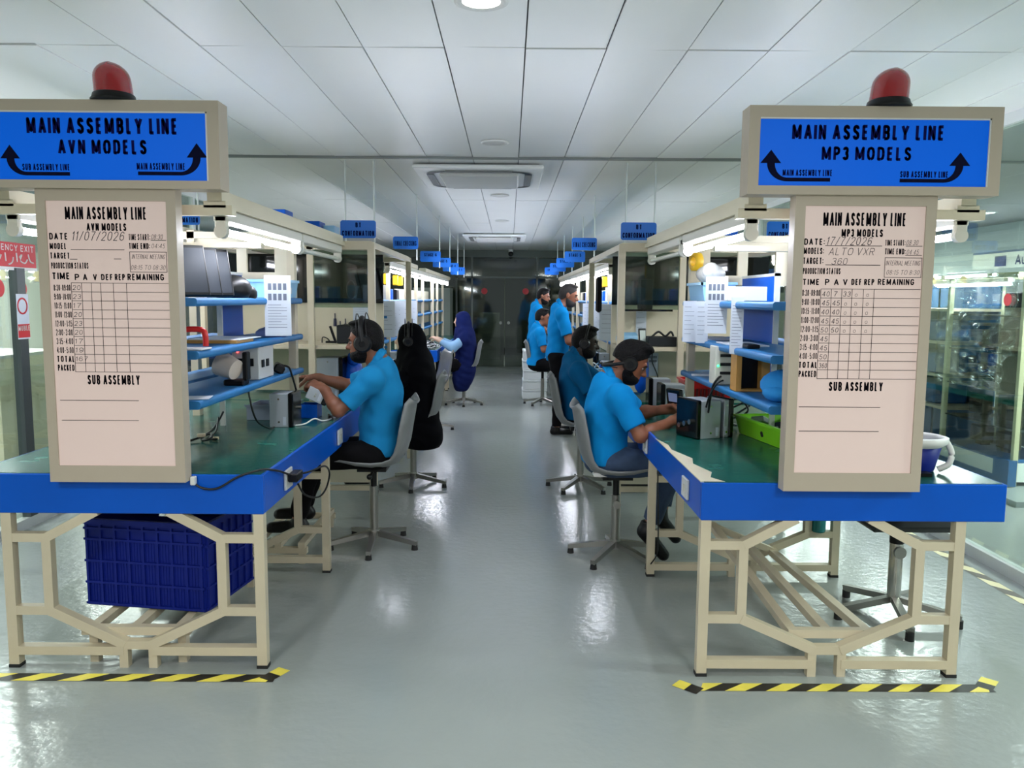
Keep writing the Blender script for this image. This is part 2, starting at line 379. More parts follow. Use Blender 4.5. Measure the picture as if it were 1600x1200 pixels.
for x in (-2.3, -1.2, -.85, .62, 1.6): f.box(x-.02, x+.02, 18.18, 18.22, .03, 2.5)
f.box(-3.28, 2.9, 18.18, 18.22, 2.03, 2.07)
struct('wall_far', f, mat('dark_alu', (92, 98, 92), .4, metal=.5))
struct('window_3', B().box(-3.28, -.86, 18.196, 18.204, .03, 2.5).box(.63, 2.9, 18.196, 18.204, .03, 2.5).box(-.85, .62, 18.196, 18.204, 2.06, 2.5), GLF)
for k, (x0, x1) in enumerate(((-.84, -.12), (-.1, .61))):
    d = struct('door_%d' % (k+1), B().box(x0, x1, 18.195, 18.205, .02, 2.03), GLF)
    hx = -.2 if k == 0 else -.02
    h = B().cyl((hx, 18.2, 1.03), (hx, 18.13, 1.03), .022).sph((hx, 18.12, 1.03), .035)
    h.build('door_handle', WHITE, d)
for nm, x, y in (('first', -.57, 18.185), ('second', .36, 18.185)):
    solo('warning_sticker', B().cyl((x, y, 1.74), (x, y-.003, 1.74), .07, n=24), REDD,
         'round red sticker on the far glass door, ' + ('beside the hooded woman' if nm == 'first' else 'beside the far standing man'), 'sticker', 'red stickers on the far glass doors')
# rooms beyond the glass
struct('wall_back', B().box(-8, 8, 22.6, 22.7, 0, 2.7), mat('back_room_wall', (96, 104, 96), .7))
struct('wall_outer_left', B().box(-7.1, -7, -5, 23, 0, 2.7), mat('side_room_wall', (206, 210, 200), .7))
struct('wall_outer_right', B().box(7, 7.1, -5, 23, 0, 2.7), mat('side_room_wall_green', (184, 196, 195), .7))
struct('baseboard_far', B().box(-3.28, 2.9, 22.5, 22.6, 0, .2), mat('dark_base', (40, 44, 42), .6))
# ceiling cassettes, downlights
def cassette(y0, y1, label):
    t = thing('air_conditioner', label, 'air conditioner', (-.26, (y0+y1)/2, 2.64), 0, 'ceiling cassette air conditioners')
    x0, x1 = -.79, .27; zc = 2.64
    fr = B(); pts = [(x0, y0), (x1, y0), (x1, y1), (x0, y1)]
    fr.box(x0, x1, y0, y1, zc-.035, zc, c=.012); fr.build('frame', mat('cassette_white', (236, 237, 235), .4), t)
    B().box(x0+.2, x1-.2, y0+.22, y1-.22, zc-.062, zc-.034, c=.012).build('intake_panel', mat('intake_grey', (206, 206, 202), .5), t)
    for (a, b, c, d) in ((x0+.26, x1-.26, y0+.09, y0+.15), (x0+.26, x1-.26, y1-.15, y1-.09), (x0+.09, x0+.15, y0+.28, y1-.28), (x1-.15, x1-.09, y0+.28, y1-.28)):
        B().box(a, b, c, d, zc-.045, zc-.033).build('louver', mat('louver_grey', (112, 114, 113), .5), t)
    for sx in (0, 1):
        for sy in (0, 1):
            cx = x0+.27 if sx == 0 else x1-.27; cy = y0+.29 if sy == 0 else y1-.29
            a0 = {(0, 0): 180, (1, 0): 270, (1, 1): 0, (0, 1): 90}[sx, sy]; vs = []; fs = []
            for i in range(7):
                a = math.radians(a0+15*i)
                for r in (.13, .18): vs.append((cx+r*math.cos(a), cy+r*math.sin(a), zc-.042))
            for i in range(6): fs.append((2*i, 2*i+1, 2*i+3, 2*i+2))
            vs += [(x, y, z+.008) for x, y, z in vs]; fs += [tuple(q+14 for q in f)[::-1] for f in fs]
            B().add(vs, fs).build('corner_slot', BLACK, t)
cassette(6.55, 7.75, 'large white square ceiling air conditioner, the nearer of the two')
cassette(13.5, 14.8, 'small-looking white ceiling air conditioner near the far end of the ceiling')
LAMPON = mat('downlight_lit', (255, 255, 255), .4, emit=(255, 255, 250), es=5)
for y, lb, on in ((3.04, 'lit round ceiling downlight at the top edge of the picture', 1), (5.69, 'round white ceiling downlight just before the nearer air conditioner', 0),
                  (8.55, 'round white ceiling downlight just beyond the nearer air conditioner', 0), (11.32, 'round white ceiling downlight just before the far air conditioner', 0)):
    t = thing('downlight', lb, 'ceiling light', (-.11, y, 2.655), 0, 'ceiling downlights')
    B().lathe([(.075, .0), (.095, -.004), (.1, -.012), (.085, -.018), (.07, -.012)], (-.11, y, 2.655)).build('rim', WHITE, t)
    B().cyl((-.11, y, 2.655), (-.11, y, 2.645), .072, n=24).build('lens', LAMPON if on else WHITE, t)
# hazard tape on the floor: one mesh per strip
def hazard(p, q, wd, label, pitch=.155, mats=None, flaps=()):
    mb = B(); p, q = Vector(p), Vector(q); L = (q-p).length; d = (q-p)/L; n = Vector((-d.y, d.x, 0))
    def quad(a, b, s):
        # slanted stripe between a..b along the strip (slant = one width)
        P = []
        for t0, o in ((a, 0), (b, 0), (b+s, wd), (a+s, wd)):
            t = max(0, min(L, t0)); P.append(p+d*t+n*o+Vector((0, 0, .0015)))
        mb.add(P, [(0, 1, 2, 3)])
    k = -1
    x = -wd
    while x < L:
        mb.m(0); quad(x, x+pitch/2, wd*1.4); mb.m(1); quad(x+pitch/2, x+pitch, wd*1.4); x += pitch
    for (x, y, dx, dy) in flaps:   # folded-over ends
        e = Vector((x, y, .0018)); d2 = Vector((dx, dy, 0)).normalized(); n2 = Vector((-d2.y, d2.x, 0))*wd
        for k in range(2): mb.m(1-k); a_ = e+d2*.055*k; b_ = a_+d2*.055; mb.add([a_, b_, b_+n2, a_+n2], [(0, 1, 2, 3)])
    return solo('floor_tape', mb, mats or [YEL, TBLK], label, 'tape')
hazard((-2.35, 3.135, 0), (-.96, 3.135, 0), .065, 'yellow and black hazard tape on the floor along the front of the AVN bench', .19, flaps=((-.97, 3.14, .5, .9),))
hazard((.78, 3.08, 0), (1.98, 3.08, 0), .065, 'yellow and black hazard tape on the floor along the front of the MP3 bench', .165, flaps=((.80, 3.10, -.75, .65), (1.97, 3.09, .7, .75)))
hazard((2.76, 2.2, 0), (2.76, 16, 0), .07, 'long pale and black hazard tape along the foot of the right glass wall', .26, mats=[mat('tape_pale', (214, 206, 164), .5), mat('tape_worn', (92, 88, 80), .6)])
# ================================================================ assembly benches
def lattice(mb, c, hw, y, T=.036, zu=.565, zl=.25, zv=.1, zb=.06, top=.68, iw=.365):
    """end frame of square tube between two legs: stepped sides, diagonals to the middle, stub feet"""
    h = T; bar0 = mb.bar; cnt = [0]
    def bar(p, q, w, h_, up=(0, 0, 1)):
        cnt[0] += 1; e = .0011*(cnt[0] % 7); return bar0(p, q, w+e*(1 if up[2] else .6), h_+e*.7, up)   # no two faces of crossing tubes coincide
    for s in (-1, 1):
        bar((c+s*(hw-.02), y, zu), (c+s*iw, y, zu), T, h); bar((c+s*(hw-.02), y, zl), (c+s*iw, y, zl), T, h)
        bar((c+s*iw, y, zl-.018), (c+s*iw, y, zu+.018), T, h, (0, 1, 0))
        bar((c+s*iw, y, zu), (c+s*.15, y, top), T, h); bar((c+s*iw, y, zl), (c+s*.055, y, zv), T, h)
        bar((c+s*(hw-.02), y, zb), (c+s*.06, y, zb), T, h*.9)
        bar((c+s*.062, y, 0), (c+s*.062, y, zv), T, h, (0, 1, 0))
    bar((c-.07, y, zv), (c+.07, y, zv), T, h)
def bench(label, xin, xout, fc, hw, y0, y1, frames, front=True, group='assembly benches', sockets=(), ztop=.84, shelves=None, zv=.1, zb=.06, cen=None, rails=True, upright_y=None, chip=False):
    """xin is the aisle edge, xout the far edge, fc/hw the centre and half width of the leg frames"""
    s = 1 if xin > xout else -1
    cx = (xin+xout)/2; cen = cx if cen is None else cen
    t = thing('workbench', label, 'workbench', (cx, (y0+y1)/2, 0), 0, group)
    lo, hi = min(xin, xout), max(xin, xout)
    B().box(lo+.018, hi-.018, y0+.018, y1-.018, ztop-.035, ztop-.006).build('tabletop', CREAM, t)
    B().box(lo+.012, hi-.012, y0+.012, y1-.012, ztop-.006, ztop).build('bench_mat', GREEN, t)
    a = B()
    if front: a.box(lo, hi, y0, y0+.018, .672, ztop-.002, c=.003)
    if front: a.build('front_apron', BLUE, t)
    B().box(min(xin, xin-s*.018), max(xin, xin-s*.018), y0+.018, y1, .672, ztop-.002, c=.003).build('side_apron', BLUE, t)
    B().box(min(xout, xout+s*.018), max(xout, xout+s*.018), y0+.018, y1, .672, ztop-.002, c=.003).build('side_apron', BLUE, t)
    if chip:   # worn edge where the mat has torn away
        poly = [(xin, y0+.02), (xin, y0+1.05), (xin-s*.03, y0+.85), (xin-s*.02, y0+.72), (xin-s*.075, y0+.5), (xin-s*.05, y0+.38), (xin-s*.09, y0+.2), (xin-s*.06, y0+.1), (xin-s*.1, y0+.02)]
        n = len(poly); B().add([(x, y, ztop+.0005) for x, y in poly]+[(x, y, ztop-.004) for x, y in poly], [tuple(range(n)), tuple(range(2*n-1, n-1, -1))]+[(i, n+i, n+(i+1) % n, (i+1) % n) for i in range(n)]).build('torn_edge', CREAMW, t)
    for y in frames:
        for sx in (-1, 1):
            l = B().box(fc+sx*hw-.021, fc+sx*hw+.021, y-.02, y+.02, .012, .672).build('leg', CREAM, t)
            B().box(fc+sx*hw-.023, fc+sx*hw+.023, y-.022, y+.022, 0, .014).build('foot_cap', RUBBER, l)
        mb = B(); lattice(mb, fc, hw, y, zv=zv, zb=zb); mb.build('end_frame', CREAM, t)
    for i, (y, sw) in enumerate(sockets):
        xo = xin+s*.001
        k = B().box(min(xo, xo+s*.012), max(xo, xo+s*.012), y-.055, y+.055, .70, .79, c=.003).build('socket', WHITE, t)
        B().box(min(xo, xo+s*.016), max(xo, xo+s*.016), y-.012, y+.012, .73, .76).build('switch', LWHITE if not sw else BLACK, k)
    if shelves:
        ya, yb = shelves
        for sx in (-1, 1):
            for (y) in (ya+.05, yb):
                ux = cen+sx*(.30 if y == yb else .21)
                B().box(ux-.022, ux+.022, y-.03, y+.03, ztop, 1.97).build('upright', CREAM, t)
        for sx in (-1, 1):
            for z in (1.135, 1.345, 1.565):
                x0, x1 = sorted((cen+sx*.02, cen+sx*(.345 if sx == (1 if xin > xout else -1) else .24)))
                m_ = B().plate(x0, x1, z-.035, z, ya, yb+.06, .013)
                sh = m_.build('shelf', SHELF, t)
        for sx in (-1, 1):
            rx = cen+sx*.43
            B().box(rx-.03, rx+.03, ya, y1+.02, 1.955, 2.0).box(rx-.045, rx+.045, ya, y1+.02, 1.93, 1.957).build('overhead_rail', CREAMW, t)
        for q in ((.5, ya, ya+.05, 1.90, 1.94), (.46, yb-.03, yb+.03, 1.92, 1.96), (.46, ya+.5, ya+.55, 1.80, 1.825)): B().box(cen-q[0], cen+q[0], *q[1:]).build('cross_beam', CREAMW, t)
        # panel with a cut-out window closing the far end of the rack
        e = B()
        for (a_, b_, c_, d_) in ((-.28, .28, 1.66, 1.72), (-.28, .28, 1.88, 1.92), (-.28, -.2, 1.72, 1.88), (-.03, .03, 1.72, 1.88), (.2, .28, 1.72, 1.88)): e.box(cen+a_, cen+b_, yb-.012, yb+.012, c_, d_)
        e.build('end_panel', CREAMW, t)
        y5 = ya+(1.22 if xin < 0 else 1.0); B().box(cen-.008, cen+.008, y5, yb-.04, 1.15, 1.70).build('divider_panel', mat('divider_blue', (0, 84, 184), .4, spec=.2), t)
        B().box(cen-.014, cen+.014, y5-.015, y5, ztop, 1.72).box(cen-.014, cen+.014, y5-.015, yb-.04, 1.70, 1.715).build('divider_trim', WHITE, t)
    return t
LX, RX = -1.63, 1.42
bench('first bench of the AVN line, under the notice board, blue crate beneath it', -1.015, -2.25, -1.565, .525, 3.25, 5.66, (3.275, 4.47), sockets=((3.60, 0), (4.72, 0)), shelves=(3.31, 4.93), cen=LX, zv=.1, zb=.075)
bench('first bench of the MP3 line, its green top torn along the aisle edge', .79, 2.04, 1.339, .525, 3.20, 5.66, (3.225, 4.44), sockets=((3.47, 0), (4.52, 0)), shelves=(3.28, 4.93), cen=RX, ztop=.83, zv=.115, zb=.055, chip=True)
def fixture(x, y0, L, lit, label, s=-1, group='bench tube lights'):
    t = thing('tube_light', label, 'tube light', (x, y0, 1.93), 0, group)
    B().box(x-.03, x+.03, y0, y0+L, 1.878, 1.93, c=.006).build('housing', LWHITE, t)
    for y, d in ((y0, 1), (y0+L, -1)):
        B().box(x-.026, x+.026, min(y, y+d*.028), max(y, y+d*.028), 1.825, 1.915, c=.006).cyl((x, y-d*.004, 1.84), (x, y+d*.032, 1.84), .0275).build('lamp_holder', LWHITE, t)
    B().cyl((x, y0+.031, 1.84), (x, y0+L-.031, 1.84), .0145, n=12).build('tube', TUBE if lit else TUBEOFF, t)
    return t
fixture(-1.2, 3.37, 1.2, True, 'lit tube light over the aisle side of the first AVN bench')
fixture(-1.2, 4.6, 1.05, False, 'unlit tube light just beyond the lit one over the first AVN bench')
fixture(-2.06, 3.37, 1.2, True, 'lit tube light behind the AVN notice board, on the outer side of its bench')
fixture(-2.06, 4.6, 1.05, True, 'second tube light on the outer side of the first AVN bench')
fixture(.99, 3.32, 1.2, True, 'lit tube light over the aisle side of the first MP3 bench')
fixture(.99, 4.6, 1.05, False, 'unlit tube light just beyond the lit one over the first MP3 bench')
fixture(1.85, 3.32, 1.2, True, 'lit tube light at the outer side of the MP3 notice board')
fixture(1.85, 4.6, 1.05, True, 'second tube light on the outer side of the first MP3 bench')
# ---------------------------------------------------------------- booths
def booth(xi, s, label):
    """s = +1: booth of the AVN line (aisle edge on +x)"""
    y0, y1 = 5.70, 7.78; xo = xi-s*1.2; xm = xi-s*.43
    lo, hi = min(xi, xo), max(xi, xo)
    t = thing('test_booth', label, 'booth', ((xi+xo)/2, 6.7, 0), 0, 'test booths beyond the first benches')
    for x, y in ((xi, y0), (xi, y1), (xo, y0), (xo, y1)):
        B().box(x-.024, x+.024, y-.024, y+.024, 0, 1.95).build('post', CREAM, t)
    B().box(xm-.022, xm+.022, y0-.02, y0+.02, .83, 1.95).build('post', CREAM, t)
    B().box(lo-.02, hi+.02, y0-.02, y0+.02, 1.905, 1.96).box(lo-.02, hi+.02, y1-.02, y1+.02, 1.915, 1.955).box(xi-.02, xi+.02, y0, y1, 1.915, 1.955).box(xo-.02, xo+.02, y0, y1, 1.915, 1.955).build('top_frame', CREAM, t)
    B().box(lo, hi, y0+.02, y1, .79, .835).build('tabletop', GREEN, t)
    B().box(min(xi, xi+s*.016), max(xi, xi+s*.016), y0+.02, y1-.02, .672, .832).build('side_apron', BLUE, t)
    B().box(lo, hi, y0, y0+.5, 1.205, 1.235).build('shelf', CREAM, t)
    B().box(lo, hi, y0+.52, y0+.54, .85, 1.53).build('back_panel', CREAMW, t)
    B().box(lo, hi, y0+.5, y0+.52, 1.53, 1.9).build('dark_panel', DARKP, t)
    B().box(min(xi-s*.03, xm+s*.02), max(xi-s*.03, xm+s*.02), y0-.004, y0+.004, 1.5, 1.9).build('glass_pane', glass('booth_glass', (210, 222, 214), .4), t)
    B().box(min(xi-s*.02, xm), max(xi-s*.02, xm), y0-.01, y0+.01, .24, .66).build('lower_panel', CREAMW, t)
    for yy, zz in ((y0, .2), (y1, .2), (y0, .66)): B().bar((lo, yy, zz), (hi, yy, zz), .036).build('lower_rail', CREAM, t)
    B().box(lo, hi, y0-.01, y1+.01, 1.961, 1.967).build('top_panel', CREAMW, t)
    for k in range(2):
        B().box(lo+.1, hi-.05, y0+1.0+k*.02, y0+1.02+k*.02, 1.15+k*.25, 1.17+k*.25).build('upper_shelf', SHELF, t)
    return t
booth(-.975, 1, 'cream framed test booth behind the first AVN bench, where the woman in black sits')
booth(.79, -1, 'cream framed test booth behind the first MP3 bench, beyond the man with headphones')
# ---------------------------------------------------------------- the further benches of both lines
def far_bench(xi, s, y0, y1, label, front, frames):
    xo = xi-s*1.2
    t = bench(label, xi, xo, (xi+xo)/2, .55, y0, y1, frames, front=front, group='further benches of the two lines', sockets=((y0+.5, 0),))
    cx = (xi+xo)/2; sh = xi-s*.30
    for y in (y0+.05, y0+.9, y1-.05):
        B().box(sh-.02, sh+.02, y-.025, y+.025, .84, 1.96).build('upright', CREAM, t)
    for z in (1.12, 1.34, 1.55):
        x0, x1 = sorted((sh-s*.26, sh+s*.01)); B().plate(x0, x1, z-.035, z, y0, y1, .012).build('shelf', SHELF, t)
    rx = xi-s*.2
    B().box(rx-.05, rx+.05, y0, y1, 1.93, 1.99, c=.01).build('overhead_rail', CREAMW, t)
    x0, x1 = sorted((sh-s*.28, sh-s*.30)); B().box(x0, x1, y0, y1, .85, 1.7).build('back_panel', CREAMW, t)
    return t
far_bench(-1.02, 1, 7.86, 10.3, 'second bench of the AVN line, just beyond the booth of the woman in black', False, (7.95, 10.2))
far_bench(-1.02, 1, 11.3, 13.7, 'third bench of the AVN line, where the woman in the navy hood works', True, (11.38, 13.6))
far_bench(-1.02, 1, 13.75, 15.9, 'last bench of the AVN line, beyond the woman in the navy hood', False, (13.9, 15.8))
far_bench(.79, -1, 7.86, 10.3, 'second bench of the MP3 line, beside the standing man in the foreground row', False, (7.95, 10.2))
far_bench(.79, -1, 10.35, 12.8, 'third bench of the MP3 line, in front of the far seated man', False, (10.5, 12.7))
far_bench(.79, -1, 12.85, 15.6, 'last bench of the MP3 line, in front of the far standing man', False, (13.0, 15.5))
ORD = ['first', 'second', 'third', 'fourth', 'fifth', 'sixth', 'seventh']
for i in range(6):
    fixture(-1.2, 7.9+1.27*i, 1.24, True, '%s lit tube light of the AVN row beyond the AVN booth, counted from the camera' % ORD[i], group='tube lights of the further benches')
    fixture(.99, 7.9+1.27*i, 1.24, True, '%s lit tube light of the MP3 row beyond the MP3 booth, counted from the camera' % ORD[i], group='tube lights of the further benches')
# ================================================================ sign boxes and notice boards
def sheared(t): return t[0] == 'h'
def notice(x0, x1, z0, z1, px0, px1, pz0, pz1, yf, rows, grid, hand, lab):
    t = thing('notice_board', lab, 'notice board', ((x0+x1)/2, yf+.035, z0), 0, 'backlit production notice boards')
    yb = yf+.062
    f = B()
    for a in ((x0, px0, z0, z1), (px1, x1, z0, z1), (px0, px1, z0, pz0), (px0, px1, pz1, z1)): f.box(a[0], a[1], yf, yb, a[2], a[3])
    f.build('frame', BOARD, t)
    pn = B().box(px0-.003, px1+.003, yf+.006, yf+.05, pz0-.003, pz1+.003).build('backlit_panel', PANELW, t)
    y = yf+.0054
    ln = B()
    def one(s_, a_, b_, c_, d_, w_, sh, nm_, m_): B().text(s_, a_, b_, c_, d_, y, w_, sh).build(nm_, m_, pn, recalc=False)
    for s, a, b, c, d in rows:
        if s == '_': ln.box(a, b, y-.0004, y, c, c+.0022)
        elif s == '[':
            for q in ((a, b, c, c+.0018), (a, b, d-.0018, d), (a, a+.0018, c, d), (b-.0018, b, c, d)): ln.box(q[0], q[1], y-.0004, y, q[2], q[3])
        elif s[0] == 'h': one(s[1:], a, b, c, d, .075, .22, 'handwriting', PEN)
        else: one(s, a, b, c, d, .095 if s[0].isdigit() else .19, 0, 'lettering', INK)
    gx, zs, xr = grid
    for z in zs: ln.box(gx[0], xr, y-.0004, y, z-.0009, z+.0009)
    for x in gx: ln.box(x-.0009, x+.0009, y-.0004, y, zs[-1], zs[0])
    for s, a, b, c, d in hand: one(s, a, b, c, d, .1, .12, 'handwriting', PEN)
    ln.build('ruled_lines', INK, pn)
    return t
def times(x0, x1, zt, st=.0353):
    n = ['8:30-09:00', '9:00-10:00', '10:15-11:00', '11:00-12:00', '12:00-1:15', '2:00-3:00', '3:15-4:00', '4:00-5:00', 'TOTAL', 'PACKED']
    return [(q, x0, x1, zt-.025-st*i, zt-st*i) for i, q in enumerate(n)]
zsL = [1.621-.0353*i for i in range(11)]
gL = [-1.733, -1.692, -1.654, -1.617, -1.567, -1.515]
rowsL = [('MAIN ASSEMBLY LINE', -1.744, -1.428, 1.868, 1.917), ('AVN MODELS', -1.662, -1.506, 1.824, 1.854), ('DATE', -1.81, -1.74, 1.789, 1.815), ('h11/07/2026', -1.719, -1.514, 1.786, 1.822), ('TIME START:', -1.498, -1.414, 1.789, 1.813), ('h08:30', -1.41, -1.364, 1.792, 1.812), ('_', -1.412, -1.352, 1.788, 1.79), ('MODEL', -1.81, -1.747, 1.752, 1.776), ('_', -1.728, -1.517, 1.75, 1.752), ('TIME END:', -1.498, -1.416, 1.755, 1.778), ('h04:45', -1.41, -1.356, 1.758, 1.776), ('TARGET', -1.809, -1.735, 1.715, 1.739), ('_', -1.733, -1.704, 1.712, 1.714), ('_', -1.56, -1.531, 1.714, 1.716), ('[', -1.498, -1.352, 1.664, 1.744), ('hINTERNAL MEETING', -1.49, -1.358, 1.716, 1.734), ('h08:15 TO 08:30', -1.494, -1.358, 1.674, 1.692), ('PRODUCTION STATUS', -1.808, -1.662, 1.676, 1.7), ('TIME', -1.805, -1.74, 1.634, 1.661), ('P', -1.718, -1.7, 1.631, 1.656), ('A', -1.686, -1.668, 1.631, 1.656), ('V', -1.646, -1.63, 1.631, 1.656), ('DEF', -1.614, -1.57, 1.632, 1.656), ('REP', -1.56, -1.52, 1.632, 1.657), ('REMAINING', -1.51, -1.366, 1.632, 1.658), ('SUB ASSEMBLY', -1.687, -1.478, 1.217, 1.256), ('_', -1.801, -1.486, 1.152, 1.154), ('_', -1.798, -1.489, 1.071, 1.073)]+times(-1.803, -1.737, 1.614)
handL = [(q, -1.729, -1.729+.016*len(q), zsL[i+1]+.007, zsL[i+1]+.026) for i, q in enumerate(['20', '23', '17', '20', '23', '20', '17', '19', '167'])]
LB = notice(-1.855, -1.308, .82, 1.985, -1.817, -1.346, .887, 1.94, 3.186, rowsL, (gL, zsL, -1.348), handL, 'backlit white notice board for AVN models at the head of the AVN bench')
zsR = [1.617-.0352*i for i in range(11)]
gR = [1.2155, 1.2565, 1.2975, 1.3375, 1.382, 1.424]
rowsR = [('MAIN ASSEMBLY LINE', 1.212, 1.53, 1.86, 1.911), ('MP3 MODELS', 1.285, 1.446, 1.818, 1.848), ('DATE:', 1.142, 1.222, 1.786, 1.811), ('h17/7/2026', 1.231, 1.406, 1.786, 1.818), ('_', 1.224, 1.445, 1.783, 1.785), ('TIME START:', 1.457, 1.535, 1.786, 1.808), ('h08 30', 1.539, 1.586, 1.788, 1.808), ('_', 1.537, 1.602, 1.783, 1.785), ('MODELS:', 1.142, 1.22, 1.751, 1.776), ('hALTO VXR', 1.238, 1.418, 1.748, 1.776), ('TIME END:', 1.458, 1.538, 1.752, 1.775), ('h04 45', 1.542, 1.59, 1.752, 1.771), ('_', 1.537, 1.602, 1.748, 1.75), ('TARGET:', 1.142, 1.22, 1.713, 1.738), ('h360', 1.252, 1.314, 1.711, 1.737), ('_', 1.228, 1.442, 1.709, 1.711), ('[', 1.459, 1.604, 1.663, 1.74), ('hINTERNAL MEETING', 1.463, 1.598, 1.71, 1.728), ('h08:15 TO 8:30', 1.468, 1.597, 1.674, 1.692), ('PRODUCTION STATUS', 1.142, 1.288, 1.674, 1.698), ('TIME', 1.144, 1.206, 1.632, 1.656), ('P', 1.23, 1.247, 1.632, 1.656), ('A', 1.265, 1.284, 1.632, 1.656), ('V', 1.3, 1.318, 1.632, 1.656), ('DEF', 1.333, 1.371, 1.633, 1.657), ('REP', 1.383, 1.422, 1.633, 1.657), ('REMAINING', 1.436, 1.578, 1.634, 1.658), ('SUB ASSEMBLY', 1.265, 1.479, 1.216, 1.253), ('_', 1.15, 1.473, 1.151, 1.153), ('_', 1.153, 1.472, 1.054, 1.055)]+times(1.143, 1.2125, 1.614)
handR = []
for i, r in enumerate([['40', '7', '33', '0', '0'], ['45', '45', '0', '0', '0'], ['40', '40', '0', '0', '0'], ['45', '45', '0', '0', '0'], ['50', '50', '0', '0', '0'], ['45'], ['45'], ['50'], ['360']]):
    for k, q in enumerate(r):
        x = gR[k]+.006+(.006 if len(q) == 1 else 0); w_ = {1: .013, 2: .029, 3: .032}[len(q)]
        if q == '0': w_ = .01
        handR.append((q, x, x+w_, zsR[i+1]+.006, zsR[i+1]+(.018 if q == '0' else .026)))
RB = notice(1.10, 1.648, .812, 1.982, 1.14, 1.607, .887, 1.936, 3.136, rowsR, (gR, zsR, 1.605), handR, 'backlit white notice board for MP3 models at the head of the MP3 bench')
def arrow(mb, xt, zt, w, h, xe, zb, th, y, s):
    """head at xt pointing up; s=+1 tail runs to +x"""
    out = []; ext = []
    ts = .014; R = zt-h-zb-th*.2
    a = [(xt-w/2, zt-h), (xt, zt), (xt+w/2, zt-h), (xt+ts, zt-h)]
    n = 10; inner = []; outer = []
    cx = xt+s*(R); cz = zt-h
    for i in range(n+1):
        q = PI/2*i/n
        inner.append((cx-s*(R-ts-.002)*math.cos(q), cz-(R-th*.75)*math.sin(q)))
        outer.append((cx-s*(R+ts)*math.cos(q), cz-(R+th*.25)*math.sin(q)))
    strip = inner+[(xe, inner[-1][1])]; so = outer+[(xe, outer[-1][1])]
    k = len(strip); vs = [(x, y, z) for x, z in strip]+[(x, y, z) for x, z in so]
    mb.add(vs, [(i, i+1, k+i+1, k+i) for i in range(k-1)])
    mb.add([(x, y, z) for x, z in a[:3]], [(0, 1, 2)])
def dirsign(x0, x1, z0, z1, px0, px1, pz0, pz1, yf, big, small, arrows, lab):
    t = thing('direction_sign', lab, 'sign', ((x0+x1)/2, yf+.06, z0), 0, 'blue line signs above the notice boards')
    yb = yf+.1; f = B()
    for a in ((x0, px0, z0, z1), (px1, x1, z0, z1), (px0, px1, z0, pz0), (px0, px1, pz1, z1)): f.box(a[0], a[1], yf, yb, a[2], a[3])
    f.box(px0, px1, yf+.06, yb, pz0, pz1); f.build('frame', BOARD, t)
    pn = B().box(px0-.003, px1+.003, yf+.006, yf+.06, pz0-.003, pz1+.003).build('backlit_panel', PANELB, t)
    e = B()
    for q in ((px0, px1, pz1-.006, pz1), (px1-.006, px1, pz0, pz1)): e.box(q[0], q[1], yf+.001, yf+.0055, q[2], q[3])
    e.build('white_edge', WHITE, pn)
    y = yf+.0054
    for q in big: B().text(q[0], *q[1:], y, .2).build('lettering', NAVYINK, pn, recalc=False)
    for q in small: B().text(q[0], *q[1:], y, .19).build('lettering', NAVYINK, pn, recalc=False)
    for q in arrows:
        m_ = B(); arrow(m_, *q[:7], y, q[7]); m_.build('arrow', mat('arrow_dark', (10, 12, 40), .9, spec=.1), pn)
    return t
dirsign(-2.125, -1.123, 1.985, 2.318, -2.075, -1.168, 2.016, 2.276, 3.166,
        [('MAIN ASSEMBLY LINE', -1.864, -1.288, 2.19, 2.252), ('AVN MODELS', -1.747, -1.405, 2.114, 2.170)],
        [('SUB ASSEMBLY LINE', -1.888, -1.707, 2.052, 2.077), ('MAIN ASSEMBLY LINE', -1.446, -1.261, 2.057, 2.083)],
        [(-1.933, 2.148, .076, .052, -1.705, 2.033, .014, 1), (-1.212, 2.159, .08, .055, -1.442, 2.037, .014, -1)],
        'blue MAIN ASSEMBLY LINE AVN MODELS sign box above the AVN notice board')
dirsign(.905, 1.87, 1.975, 2.305, .947, 1.825, 2.008, 2.262, 3.116,
        [('MAIN ASSEMBLY LINE', 1.07, 1.645, 2.18, 2.237), ('MP3 MODELS', 1.186, 1.528, 2.104, 2.156)],
        [('MAIN ASSEMBLY LINE', 1.04, 1.228, 2.045, 2.069), ('SUB ASSEMBLY LINE', 1.49, 1.672, 2.042, 2.066)],
        [(.993, 2.142, .08, .05, 1.223, 2.025, .014, 1), (1.716, 2.137, .08, .05, 1.489, 2.024, .014, -1)],
        'blue MAIN ASSEMBLY LINE MP3 MODELS sign box above the MP3 notice board')
DOME = mat('beacon_red', (170, 8, 22), .1, alpha=.82, coat=.5)
def beacon(x, y, z, lean, lab):
    t = thing('warning_beacon', lab, 'beacon', (x, y, z), 0, 'red warning beacons')
    B().lathe([(.0, 0), (.083, 0), (.086, .008), (.08, .016), (.076, .03), (.07, .034), (0, .034)], (x, y, z), 32).build('base', BLACK, t)
    # dome leaning to one side: round shoulder on one flank, straighter on the other
    mb = B(); n = 28; k = 12; vs = []
    for j in range(k+1):
        u = j/k; q = max(0, (u-.4)/.6); zz = .03+.06*min(u/.4, 1)+.064*math.sin(q*PI/2); r = .071*max(math.cos(q*PI/2), .02)
        for i in range(n):
            a = 2*PI*i/n; vs.append((x+r*math.cos(a)-lean*.012*u*(1.6 if lean*math.cos(a) > 0 else .6), y+r*math.sin(a), z+zz))
    mb.add(vs, [(j*n+i, j*n+(i+1) % n, (j+1)*n+(i+1) % n, (j+1)*n+i) for j in range(k) for i in range(n)], True)
    mb.build('dome', DOME, t)
    B().cyl((x, y, z+.034), (x, y, z+.075), .03, .022).sph((x-lean*.008, y, z+.085), .024).build('reflector', mat('reflector_dark_red', (90, 10, 16), .3), t)
